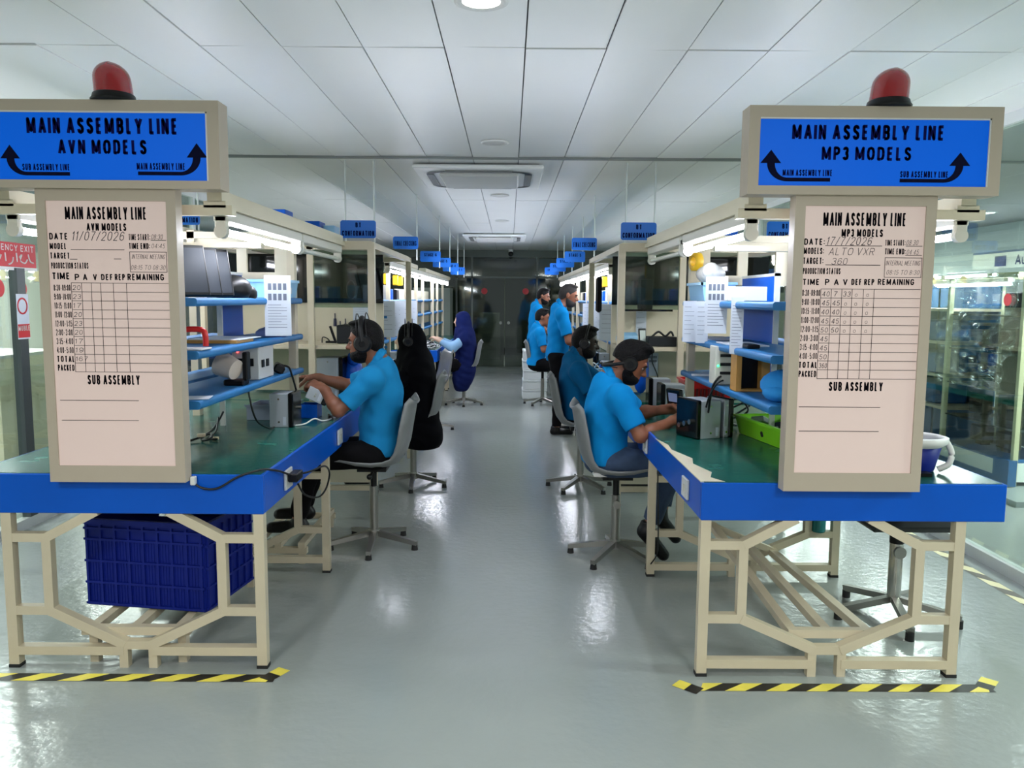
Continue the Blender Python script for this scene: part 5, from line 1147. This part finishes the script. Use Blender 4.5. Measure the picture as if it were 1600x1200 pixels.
p2 = person('person', 'man in a turquoise polo and blue jeans bent over the MP3 bench, wearing black headphones', (.60, 4.75, 0), 0, J2, skin=SKINR, trousers=JEANS, h=.0052, fade=-.028, quiff=.026,
            head=rotm(-.12, .55, 0), hands={'R': dict(d=(1, .3, .05), n=(0, .8, -.5), curl=.8), 'L': dict(d=(1, -.35, .1), n=(0, -.7, -.5), curl=.75)})
headphones(*HEADS[-1], 'black headphones with the band behind the neck, on the man bent over the MP3 bench', behind=True)
J3 = dict(J2); J3.update(head=(.05, 0, 1.225), neck=(-.04, 0, 1.09), chest=(-.03, 0, .92), shL=(-.01, .2, 1.02), shR=(-.02, -.2, 1.0), elR=(.1, -.26, .80), wrR=(.32, -.16, .9), wrL=(.34, .14, .9), pelvis=(-.0, 0, .63), anL=(.42, .12, .09), anR=(.40, -.12, .09), foot=(1, 0, 0))
p3 = person('person', 'dark-haired man in a dull blue polo sitting behind the foreground man on the right', (.575, 6.55, 0), 0, J3, skin=SKINSH, shirt=SHIRT2, h=.007, head=rotm(-.15, .2, 0), fat=1.05)
headphones(*HEADS[-1], 'black headphones on the man in the dull blue polo')
J4 = dict(head=(.11, 0, 1.615), neck=(.0, 0, 1.475), chest=(.0, 0, 1.27), pelvis=(-.02, 0, .93), shL=(.03, .19, 1.40), elL=(.12, .25, 1.13), wrL=(.33, .18, 1.16), shR=(.02, -.19, 1.40), elR=(.1, -.25, 1.10), wrR=(.28, -.2, 1.0),
          hpL=(-.02, .09, .90), hpR=(-.02, -.09, .90), knL=(.02, .10, .50), knR=(.0, -.10, .50), anL=(.0, .11, .085), anR=(-.02, -.11, .085))
p4 = person('person', 'grey-haired man in a turquoise polo standing at the second MP3 bench', (.57, 9.25, 0), 0, J4, skin=SKINR, hair=HAIRG, h=.0075, head=rotm(-.15, .25, 0), quiff=.012, hem=V3(0, 0, .86))
J5 = dict(J2); J5.update(anL=(.42, .12, .09), anR=(.40, -.12, .09), foot=(1, 0, 0), head=(.07, 0, 1.30), neck=(.0, 0, 1.17), chest=(0, 0, 1.0), shL=(.02, .19, 1.08), shR=(.02, -.19, 1.08), elR=(.08, -.25, .84), elL=(.1, .25, .84), wrR=(.3, -.16, .9), wrL=(.32, .14, .9))
p5 = person('person', 'far man in a turquoise polo sitting behind the standing grey-haired man', (.42, 11.8, 0), 0, J5, skin=SKINR, h=.009, head=rotm(-.15, .1, 0), beard=False, quiff=.01)
p6 = person('person', 'farthest man in a turquoise polo, standing near the far glass doors', (.44, 13.1, 0), 0, J4, skin=SKIN, h=.009, head=rotm(-.3, .2, 0), hem=V3(0, 0, .86))
def robed(lab, loc, rz, robe, top, prof, armd, skin, sleeve, face, hem, hood_back, h=.008, legs=None):
    """seated woman in a hood and a long robe, seen from behind; +x is ahead"""
    t = thing('person', lab, 'person', loc, rz)
    hc = V3(*top)
    F = Field(h); F.el(hc, (.095, .075, .115), .02).el(hc+V3(.04, 0, -.06), (.055, .052, .055), .02).rc(hc+V3(.085, 0, .0), hc+V3(.105, 0, -.025), .01, .013, .012)
    F.rc(hc+V3(-.02, 0, -.08), hc+V3(-.04, 0, -.2), .055, .06, .02).el(hc+V3(-.06, 0, -.42), (.11, .15, .25), .05).el((0, 0, .62), (.13, .18, .13), .05)
    for sd in (1, -1):
        sh = hc+V3(-.04, sd*.16, -.24); F.rc(hc+V3(-.04, 0, -.2), sh, .05, .055, .04).rc(sh, V3(*armd[0])*V3(1, sd, 1), .045, .038, .02).rc(V3(*armd[0])*V3(1, sd, 1), V3(*armd[1])*V3(1, sd, 1), .038, .026, .02)
        w0 = V3(*armd[1])*V3(1, sd, 1); hand(F, w0, w0-V3(*armd[0])*V3(1, sd, 1), (0, 0, -1), sd, .5, .92)
        F.rc((.03, sd*.09, .6), (.42, sd*.1, .58), .075, .055, .03).rc((.42, sd*.1, .58), (.40, sd*.1, .16), .05, .036, .02).rc((.39, sd*.1, .12), (.53, sd*.1, .1), .034, .028, .02)
    fmesh('body', F.mesh(), skin, t)
    F = Field(h); F.el(hc+V3(-.02, 0, .01), (.118, .098, .13), .03).rc(hc+V3(-.03, 0, -.06), hc+V3(-.05, 0, -.2), .095, .11, .05)
    for c, r in prof: F.el(c, r, .09)
    for sd in (1, -1):
        F.rc(hc+V3(-.05, sd*.06, -.2), hc+V3(-.04, sd*.17, -.27), .09, .085, .06)
    F.el(hc+V3(.11, 0, -.012), (.055, .05, .075), .012, sub=True)
    hd = fmesh('hood', F.mesh([(V3(0, 0, hem), (0, 0, -1))], wob=.004), robe, t)
    F = Field(h)
    for sd in (1, -1):
        sh = hc+V3(-.04, sd*.17, -.26); e = V3(*armd[0])*V3(1, sd, 1); q = e+(V3(*armd[1])*V3(1, sd, 1)-e)*.75
        F.rc(sh, e, .07, .065, .04).rc(e, q, .065, .05, .03, cap=0)
    fmesh('sleeves', F.mesh(wob=.002), sleeve, t)
    F = Field(h)
    for sd in (1, -1): F.rc((.03, sd*.09, .6), (.42, sd*.1, .58), .1, .075, .05).rc((.42, sd*.1, .58), (.40, sd*.1, .14), .075, .07, .04, cap=0)
    fmesh('skirt', F.mesh(), TROUS, t)
    for sd in (1, -1):
        F = Field(h); F.rc((.38, sd*.1, .085), (.53, sd*.1, .075), .042, .034, .02); fmesh('shoe', F.mesh([(V3(0, 0, .05), (0, 0, -1))]), BLACK, t)
    HEADS.append((t, hc, rotm(), 1.0)); return t
robed('woman in a long black robe and hood sitting at the AVN booth, seen from behind', (-.80, 6.6, 0), PI+.1, ABAYA, (.03, 0, 1.23),
      [((-.02, 0, .98), (.16, .24, .2)), ((-.03, 0, .78), (.17, .235, .24)), ((-.02, 0, .56), (.2, .24, .22)), ((.12, 0, .56), (.24, .22, .1)), ((-.1, 0, .42), (.15, .2, .14))],
      ((.16, .24, .88), (.38, .14, .93)), SKINL, ABAYA, None, .33, 0)
headphones(*HEADS[-1], 'black headphones with thin wire bands over the hood of the woman in black', wires=True)
robed('woman in a navy hood and cape sitting at the third AVN bench', (-.70, 11.75, 0), PI, HIJAB, (.0, 0, 1.245),
      [((-.04, 0, 1.0), (.15, .21, .2)), ((-.07, 0, .8), (.15, .2, .25)), ((-.04, 0, .55), (.17, .19, .24)), ((-.0, 0, .36), (.13, .16, .18))],
      ((.12, .22, .86), (.34, .13, .97)), SKINL, mat('pale_blue_sleeve', (130, 170, 206), .8), None, .21, 0)
# ================================================================ along the further benches
PL = [(7.98, .26, .36, 'tall white sheet hung first'), (8.25, .26, .32, 'white sheet hung second'), (8.55, .26, .36, 'white sheet hung third'), (8.85, .24, .32, 'white sheet hung fourth'), (9.2, .24, .36, 'white sheet hung fifth'), (9.6, .24, .3, 'white sheet hung sixth'), (10.0, .24, .36, 'white sheet hung seventh')]
for y, wd, hh, lb in PL:
    sheet(lb+' on the AVN line beyond the booth', -1.33, -1.33+wd*.75, y, 1.18, 1.18+hh, lines=6, rz=.35, group='papers on the further AVN rack')
    sheet(lb+' on the MP3 line beyond the booth', 1.09-wd*.75, 1.09, y, 1.16, 1.16+hh, lines=6, rz=-.35, group='papers on the further MP3 rack')
for i, y in enumerate((8.3, 8.9, 9.6, 10.0)):
    for s, x, sd in ((1, -1.36, 'AVN'), (-1, 1.13, 'MP3')):
        solo('yellow_tag', B().box(x-.035, x+.035, y-.01, y+.01, 1.72, 1.84, c=.01), YELP, '%s small yellow holder hung under the tubes of the %s line' % (ORD[i], sd), 'tag', 'yellow holders of the %s line' % sd)
nm = [('storage_bin', LBLUE, .16, .1, 'pale blue bin'), ('equipment_case', DKGREY, .18, .14, 'dark equipment case'), ('carton', WHITE, .15, .16, 'white box'), ('storage_bin', BLUE, .14, .12, 'blue bin'), ('equipment_case', BLACK, .2, .12, 'black case')]
rg = random.Random(11)
for s, xi, sd, spans in ((1, -1.02, 'AVN', ((7.95, 10.2),)), (-1, .79, 'MP3', ((7.95, 10.2), (10.45, 12.6)))):
    for bi, (ya, yb) in enumerate(spans):
        for li, z in enumerate((1.12, 1.34, 1.55)):
            y = ya+.1; c = 0
            while y < yb-.3 and c < 5:
                n_, m_, w_, h_, lb = nm[(c+li*2+bi+(s > 0)) % 5]; x0, x1 = sorted((xi-s*.33, xi-s*.47))
                solo(n_, B().box(x0, x1, y, y+w_, z+.001, z+h_, c=.005), m_, '%s %s from the camera, %s shelf, %s bench of the %s line' % (lb, ORD[c], ['lowest', 'middle', 'top'][li], ['second', 'third'][bi], sd), 'box' if 'case' not in n_ else 'case', 'boxes on the further %s racks' % sd)
                y += w_+rg.uniform(.2, .32); c += 1
        # on the bench top
        for c in range(4):
            y = ya+.25+.5*c
            stereo('silver radio unit number %s on the %s bench of the %s line' % (ORD[c], ['second', 'third'][bi], sd), TR((xi-s*.22, y, .84), 0, 0, .2*c), .12, .16, .1+.05*(c % 2), face='x' if s > 0 else '-x', group='radio units on the further benches')
def heap(name, lab, cat, c, r, n, mts, seed, grp=None):
    """a tangle of wire loops"""
    rg = random.Random(seed); mb = B()
    for i in range(n):
        mb.m(i % len(mts)); a = rg.uniform(0, 6.3); x = c[0]+rg.uniform(-r, r); y = c[1]+rg.uniform(-r, r)*1.4; q = rg.uniform(.03, .07)
        mb.tube([(x+q*math.cos(a+t), y+q*math.sin(a+t)*1.2, c[2]+.012+.05*rg.random()*math.sin(t/2)+.012*i/n*6*rg.random()) for t in (0, 1.2, 2.4, 3.6, 4.8)], .006, 6, 3)
    return solo(name, mb, mts, lab, cat, grp, 'stuff')
heap('wire_harness_pile', 'black and white wire harness under the hands of the navy-hooded woman', 'wires', (-1.22, 11.75, .842), .13, 44, [CABLE, WCABLE], 2)
heap('wire_harness_pile', 'heap of black and white wire harness on the second AVN bench', 'wires', (-1.28, 8.0, .842), .12, 36, [CABLE, WCABLE, mat('wire_teal', (50, 110, 110), .5)], 4)
heap('cloth_wires', 'heap of pale blue and white bundled leads on the second MP3 bench', 'wires', (1.02, 8.0, .842), .12, 30, [LBLUE, WCABLE, BLUE], 6)
solo('cloth_heap', B().sph((1.04, 7.5, .90), (.13, .2, .08), 16).sph((1.08, 7.35, .95), (.08, .1, .06), 12), mat('pale_blue_wrap', (160, 194, 226), .6, bump=.7, bscale=14), 'pale blue crumpled wrapping on the bench of the MP3 booth', 'wrapping')
solo('bottle', B().cyl((1.0, 7.15, .836), (1.0, 7.15, .98), .035, n=14).cyl((1.0, 7.15, .98), (1.0, 7.15, 1.01), .018, n=12), WHITE, 'white bottle standing on the bench of the MP3 booth', 'bottle')
solo('storage_bin', B().box(.98, 1.12, 6.75, 7.0, .836, .98, c=.01), BLUE, 'dark blue bin on the bench of the MP3 booth', 'bin')
# white foam boxes stacked by the aisle
for i in range(5):
    x = .40+.006*((i*7) % 3); t = thing('foam_box', ['lowest white foam box of the stack beside the far seated man', 'second foam box from the floor in the stack beside the far seated man', 'middle white foam box of the stack beside the far seated man', 'second foam box from the top of the stack beside the far seated man', 'topmost white foam box of the stack beside the far seated man'][i], 'box', (x, 12.75, .155*i), 0, 'stacked white foam boxes')
    B().box(x-.19, x+.19, 12.5, 12.95, .155*i+.002, .155*i+.115, c=.008).build('body', FOAM, t); B().box(x-.195, x+.195, 12.495, 12.955, .155*i+.117, .155*i+.155, c=.008).build('lid', FOAM, t)
t = thing('trolley_leg_cabinet', 'cream bench-side cabinet behind the legs of the standing grey-haired man', 'cabinet', (.74, 10.9, 0)); B().box(.70, .78, 10.36, 10.8, .02, .67).build('body', CREAMW, t); B().box(.698, .70, 10.4, 10.76, .38, .4).build('handle', GREYM, t)
t = thing('cupboard', 'grey-green cupboard standing at the far end of the AVN line', 'cupboard', (-1.55, 16.6, 0)); B().box(-1.95, -1.2, 16.2, 17.0, .02, 1.78).build('body', GREYCAB, t); B().box(-1.57, -1.55, 16.19, 16.2, .1, 1.72).build('door_gap', DKGREY, t)
# behind the far glass: cartons, a dark counter, a notice
for i, (z0, z1, w_) in enumerate(((.0, .55, .29), (.552, .95, .30), (.952, 1.2, .27))):
    solo('carton', B().box(-.52-w_, -.52+w_, 20.9, 21.5, z0, z1, c=.01), mat('grey_carton', (150, 154, 146), .7), '%s grey box of the stack behind the far glass doors' % ['lowest', 'middle', 'topmost'][i], 'box', 'grey boxes behind the far glass')
t = thing('counter', 'dark counter behind the far glass, left of the grey boxes', 'counter', (-1.6, 20.6, 0)); B().box(-2.4, -.95, 20.3, 21.0, .02, .95).build('base', NAVYP, t); B().box(-2.45, -.93, 20.25, 21.05, .95, 1.0).build('top', DKGREY, t)
t = thing('metal_rack', 'thin metal rack with two lit shelves behind the far glass', 'rack', (-1.3, 21.3, 1.0))
for x in (-1.9, -1.2): B().box(x-.015, x+.015, 21.2, 21.23, .02, 1.9).build('post', ALU, t)
for z in (1.2, 1.88): B().box(-1.9, -1.2, 21.2, 21.5, z, z+.02).build('shelf', ALU, t)
solo('wall_sign', B().box(-.16, .16, 22.58, 22.598, 2.22, 2.37), mat('far_sign_blue', (40, 80, 120), .5), 'small dim blue sign on the wall beyond the far glass', 'sign')
t = thing('camera', 'small black camera under the ceiling before the far glass', 'camera', (0, 17.8, 2.6)); B().cyl((.02, 17.8, 2.6), (.02, 17.8, 2.655), .05).build('mount', WHITE, t); B().sph((.02, 17.78, 2.55), .06, 14).build('eye', BLACK, t)
# ================================================================ the left room and its glass door
t = thing('exit_sign', 'red emergency exit sign on the left glass wall', 'sign', (-3.27, 5.35, 1.765), 0)
Mz = Matrix.Translation((-3.268, 5.57, 0)) @ Matrix.Rotation(PI/2, 4, 'Z')
# the sign lies flat on the glass: local x runs along the wall
pn = B().box(-.62, .01, -.003, .003, 1.757, 1.915, Mz).build('sign_plate', REDD, t)
l = B().text('EMERGENCY EXIT', -.60, -.015, 1.86, 1.902, -.0036, .17, 0, Mz)
l.build('lettering', WHITE, pn, recalc=False)
st = B()
for i, sq in enumerate((((-.56, 1.80), (-.54, 1.78), (-.5, 1.80), (-.5, 1.83)), ((-.46, 1.845), (-.455, 1.79)), ((-.42, 1.79), (-.39, 1.80), (-.37, 1.83)), ((-.33, 1.845), (-.325, 1.79)), ((-.30, 1.77), (-.26, 1.785), (-.245, 1.82)), ((-.21, 1.85), (-.205, 1.79)), ((-.18, 1.82), (-.15, 1.84), (-.17, 1.80), (-.12, 1.785), (-.09, 1.81)), ((-.08, 1.845), (-.06, 1.80), (-.025, 1.79)))):
    st.tube([Mz @ Vector((x, -.004, z)) for x, z in sq], .005, 6, 4)
st.build('script', WHITE, pn)
B().box(-.62, .02, -.003, .003, 1.735, 1.755, Mz).build('lower_edge', WHITE, t)
for y, lb in ((5.40, 'round red sticker on the left glass wall under the exit sign, the right one'), (5.16, 'red sticker under the exit sign, half cut off by the picture edge')):
    solo('warning_sticker', B().cyl((-3.265, y, 1.615), (-3.268, y, 1.615), .058, n=24), REDD, lb, 'sticker', 'red stickers on the left glass wall')
struct('trim_4', B().box(-3.305, -3.25, 5.33, 5.42, .07, 1.75), mat('post_grey', (74, 80, 82), .4, metal=.4))
t = thing('notice_sticker', 'white no-mobile notice with a red ring on the dark door post', 'notice', (-3.25, 5.37, 1.3)); pn = B().box(-3.246, -3.2435, 5.30, 5.43, 1.28, 1.58).build('sheet', PAPER, t)
B().lathe([(.045, -.001), (.056, -.001), (.056, .001), (.045, .001), (.045, -.001)], n=24, M=TR((-3.242, 5.36, 1.50), 0, PI/2, 0)).build('ring', REDD, pn); B().box(-3.2432, -3.2425, 5.30, 5.43, 1.29, 1.38).build('red_band', REDD, pn)
l = B().text('MOBILE', -.06, .06, 1.335, 1.37, 0, .17, 0, Matrix.Translation((-3.242, 5.365, 0)) @ Matrix.Rotation(PI/2, 4, 'Z')); l.build('lettering', WHITE, pn, recalc=False)
t = thing('office_table', 'pale cabinet with a light top in the left room behind the glass', 'cabinet', (-5.4, 7.6, 0)); B().box(-6.2, -4.6, 7.2, 8.2, .02, 1.0).build('base', mat('cab_cream', (226, 218, 188), .5), t); B().box(-6.25, -4.55, 7.15, 8.25, 1.0, 1.03).build('top', WHITE, t)
t = thing('partition_board', 'grey-purple board standing in the left room behind the glass', 'board', (-5.0, 6.2, 0)); B().box(-5.6, -4.7, 6.3, 6.36, .9, 1.5).build('panel', mat('purple_board', (92, 90, 120), .6), t); B().box(-5.6, -5.56, 6.3, 6.36, 0, .9).box(-4.74, -4.7, 6.3, 6.36, 0, .9).build('legs', GREYM, t)
t = thing('cabinet', 'tall pale locker in the left room near the glass wall', 'cabinet', (-4.6, 9.4, 0)); B().box(-5.1, -4.3, 9.2, 9.8, .02, 1.7).build('body', mat('locker_white', (214, 216, 208), .5), t); B().box(-4.72, -4.7, 9.19, 9.2, .1, 1.65).build('door_gap', GREYM, t)
t = thing('dark_cabinet', 'dark navy cabinet in the left room seen under the AVN shelves', 'cabinet', (-4.04, 10.6, 0)); B().box(-4.25, -3.84, 10.4, 11.0, .02, 1.62).build('body', NAVYP, t); B().box(-4.25, -3.84, 10.39, 10.4, .9, .92).build('door_gap', DKGREY, t)
t = thing('wall_tube_light', 'white tube light fixture in the left room behind the exit sign', 'tube light', (-5.2, 7.4, 2.1)); B().box(-5.24, -5.16, 6.6, 8.2, 2.5, 2.56).build('housing', WHITE, t); B().cyl((-5.2, 6.62, 2.48), (-5.2, 8.18, 2.48), .016).build('tube', TUBE, t)
t = thing('wall_board', 'pale grey-green board on the left glass wall behind the AVN shelves', 'board', (-3.2, 8.2, 1.0)); B().box(-3.26, -3.24, 7.4, 9.6, .95, 1.12).build('panel', mat('beige_panel', (150, 150, 136), .6), t)
# ================================================================ the right room
t = thing('display_rack', 'long shelving rack with dark glass shelves behind the right glass wall', 'rack', (4.45, 8.2, 0))
YS = (6.53, 7.64, 8.78, 9.84)
for y in YS:
    for x in (4.2, 4.72): B().box(x-.02, x+.02, y-.02, y+.02, .05, 1.80).build('post', mat('post_pale', (206, 208, 170), .4), t)
for z in (.51, .82, 1.14, 1.46):
    B().box(4.2, 4.72, 6.55, 7.62, z-.012, z).build('glass_shelf', mat('shelf_dark_glass', (24, 44, 50), .1), t)
    B().box(4.2, 4.72, 7.66, 9.82, z+.02, z+.045).build('blue_shelf', CREAMW, t)
B().box(4.15, 4.7, 6.53, 7.66, .08, .24).build('plinth', mat('plinth_white', (232, 240, 234), .5), t)
B().box(4.13, 4.15, 6.49, 7.78, .05, .11).box(4.13, 4.15, 6.49, 6.70, .11, .27).box(4.13, 4.20, 6.485, 6.49, .05, .27).box(4.15, 4.7, 6.53, 7.66, .24, .255).build('plinth_trim', mat('plinth_blue', (40, 96, 150), .4), t)
B().box(4.70, 4.72, 6.57, 7.61, .26, 1.76).build('rear_panel', mat('rear_greygreen', (104, 116, 110), .5), t)
B().box(4.17, 4.23, 6.6, 9.9, 1.78, 1.82).box(4.69, 4.75, 6.6, 9.9, 1.78, 1.82).build('top_rail', mat('rail_pale_yellow', (222, 222, 176), .4), t)
B().box(4.70, 4.72, 7.7, 9.84, .1, 1.76).build('rear_panel', mat('rear_blue', (24, 84, 130), .5), t)
for k, (y, z, hh) in enumerate(((6.95, 1.46, .2), (7.35, 1.14, .24), (7.0, 1.14, .2), (7.3, .82, .2), (6.9, .51, .2), (7.4, .51, .2), (7.35, .255, .18), (6.95, .255, .18))):
    lv = {1.46: 'top', 1.14: 'second highest', .82: 'third', .51: 'fourth', .255: 'lowest'}[z]
    t = thing('monitor', 'dark monitor %s on the %s level of the rack behind the right glass wall' % ('nearer' if y < 7.1 else 'farther', lv), 'monitor', (4.42, y, z), 0, 'monitors on the MP3 rack')
    B().box(4.36, 4.46, y-.11, y+.11, z+.03, z+hh, c=.01).build('casing', DKGREY, t); B().box(4.355, 4.36, y-.095, y+.095, z+.045, z+hh-.015).build('screen', BLACKG, t); B().box(4.38, 4.46, y-.05, y+.05, z, z+.03).build('stand', BLACK, t)
for k in range(6):
    z = (.555, .865, 1.185)[k % 3]; y = 7.95+.9*(k//3)
    solo('storage_bin', B().box(4.26, 4.6, y, y+.7, z, z+.2, c=.015), mat('bin_blue_deep', (24, 90, 150), .45), '%s blue bin on the %s shelf of the MP3 rack' % (['nearer', 'farther'][k//3], ['low', 'middle', 'high'][k % 3]), 'bin', 'blue bins on the MP3 rack')
t = thing('wall_sign', 'long white AUTOMAT sign above the rack in the right room', 'sign', (4.8, 8, 1.84)); Ms = Matrix.Translation((4.79, 7.55, 0)) @ Matrix.Rotation(-PI/2, 4, 'Z')
pn = B().box(-.1, 1.9, 0, .02, 1.90, 2.07, Ms @ Matrix.Translation((-.7, 0, 0))).build('board', mat('sign_pale', (206, 214, 206), .5), t); B().box(-.8, 1.2, -.002, 0, 2.05, 2.07, Ms).build('blue_edge', mat('edge_blue', (60, 92, 140), .5), pn)
B().text('A', -.10, -.01, 1.925, 2.02, -.001, .2, 0, Ms).text('UTOMAT', .0, .46, 1.925, 1.995, -.001, .2, 0, Ms).box(-.42, -.24, -.002, 0, 1.92, 2.02, Ms).build('lettering', mat('sign_navy', (40, 56, 110), .5), pn, recalc=False)
for k in range(2):
    t = thing('tube_light', ['lit tube light over the near part of the right room rack', 'lit tube light over the far part of the right room rack'][k], 'tube light', (4.3, 7+1.4*k, 1.76), 0, 'tube lights in the right room'); B().box(4.27, 4.33, 6.9+1.4*k, 8.1+1.4*k, 1.745, 1.778).build('housing', WHITE, t); B().cyl((4.3, 6.92+1.4*k, 1.728), (4.3, 8.08+1.4*k, 1.728), .014).build('tube', TUBE, t)
# clear film draped on the rack front
mb = B(); nu, nv = 40, 50; rg = random.Random(2)
for i in range(nu+1):
    for j in range(nv+1):
        u, v = i/nu, j/nv; y = 6.49+1.15*u; z = 1.80-.98*v
        o = .02*math.sin(9*u+3*v)+.014*math.sin(23*u-11*v+2*math.sin(7*v))+.009*math.sin(37*v+13*u)
        mb.v.append((4.10+o, y, z))
mb.f = [(i*(nv+1)+j, i*(nv+1)+j+1, (i+1)*(nv+1)+j+1, (i+1)*(nv+1)+j) for i in range(nu) for j in range(nv)]; mb.mi = [0]*len(mb.f); mb.sm = [True]*len(mb.f)
solo('plastic_film', mb, glass('clear_film', (244, 248, 248), .3, .02, .012), 'clear wrinkled plastic film hung over the front of the right room rack', 'film')
solo('warning_sticker', B().cyl((2.892, 4.66, 1.585), (2.889, 4.66, 1.585), .036, n=24), mat('sticker_red_soft', (190, 50, 56), .4), 'round red sticker on the right glass wall beside the notice board', 'sticker')
t = thing('raised_floor', 'low grey plinth step in the right room in front of the rack', 'platform', (4.4, 7.5, 0)); B().box(3.9, 6.9, 6.0, 10.5, 0, .045).build('slab', mat('step_grey', (134, 144, 142), .35), t)
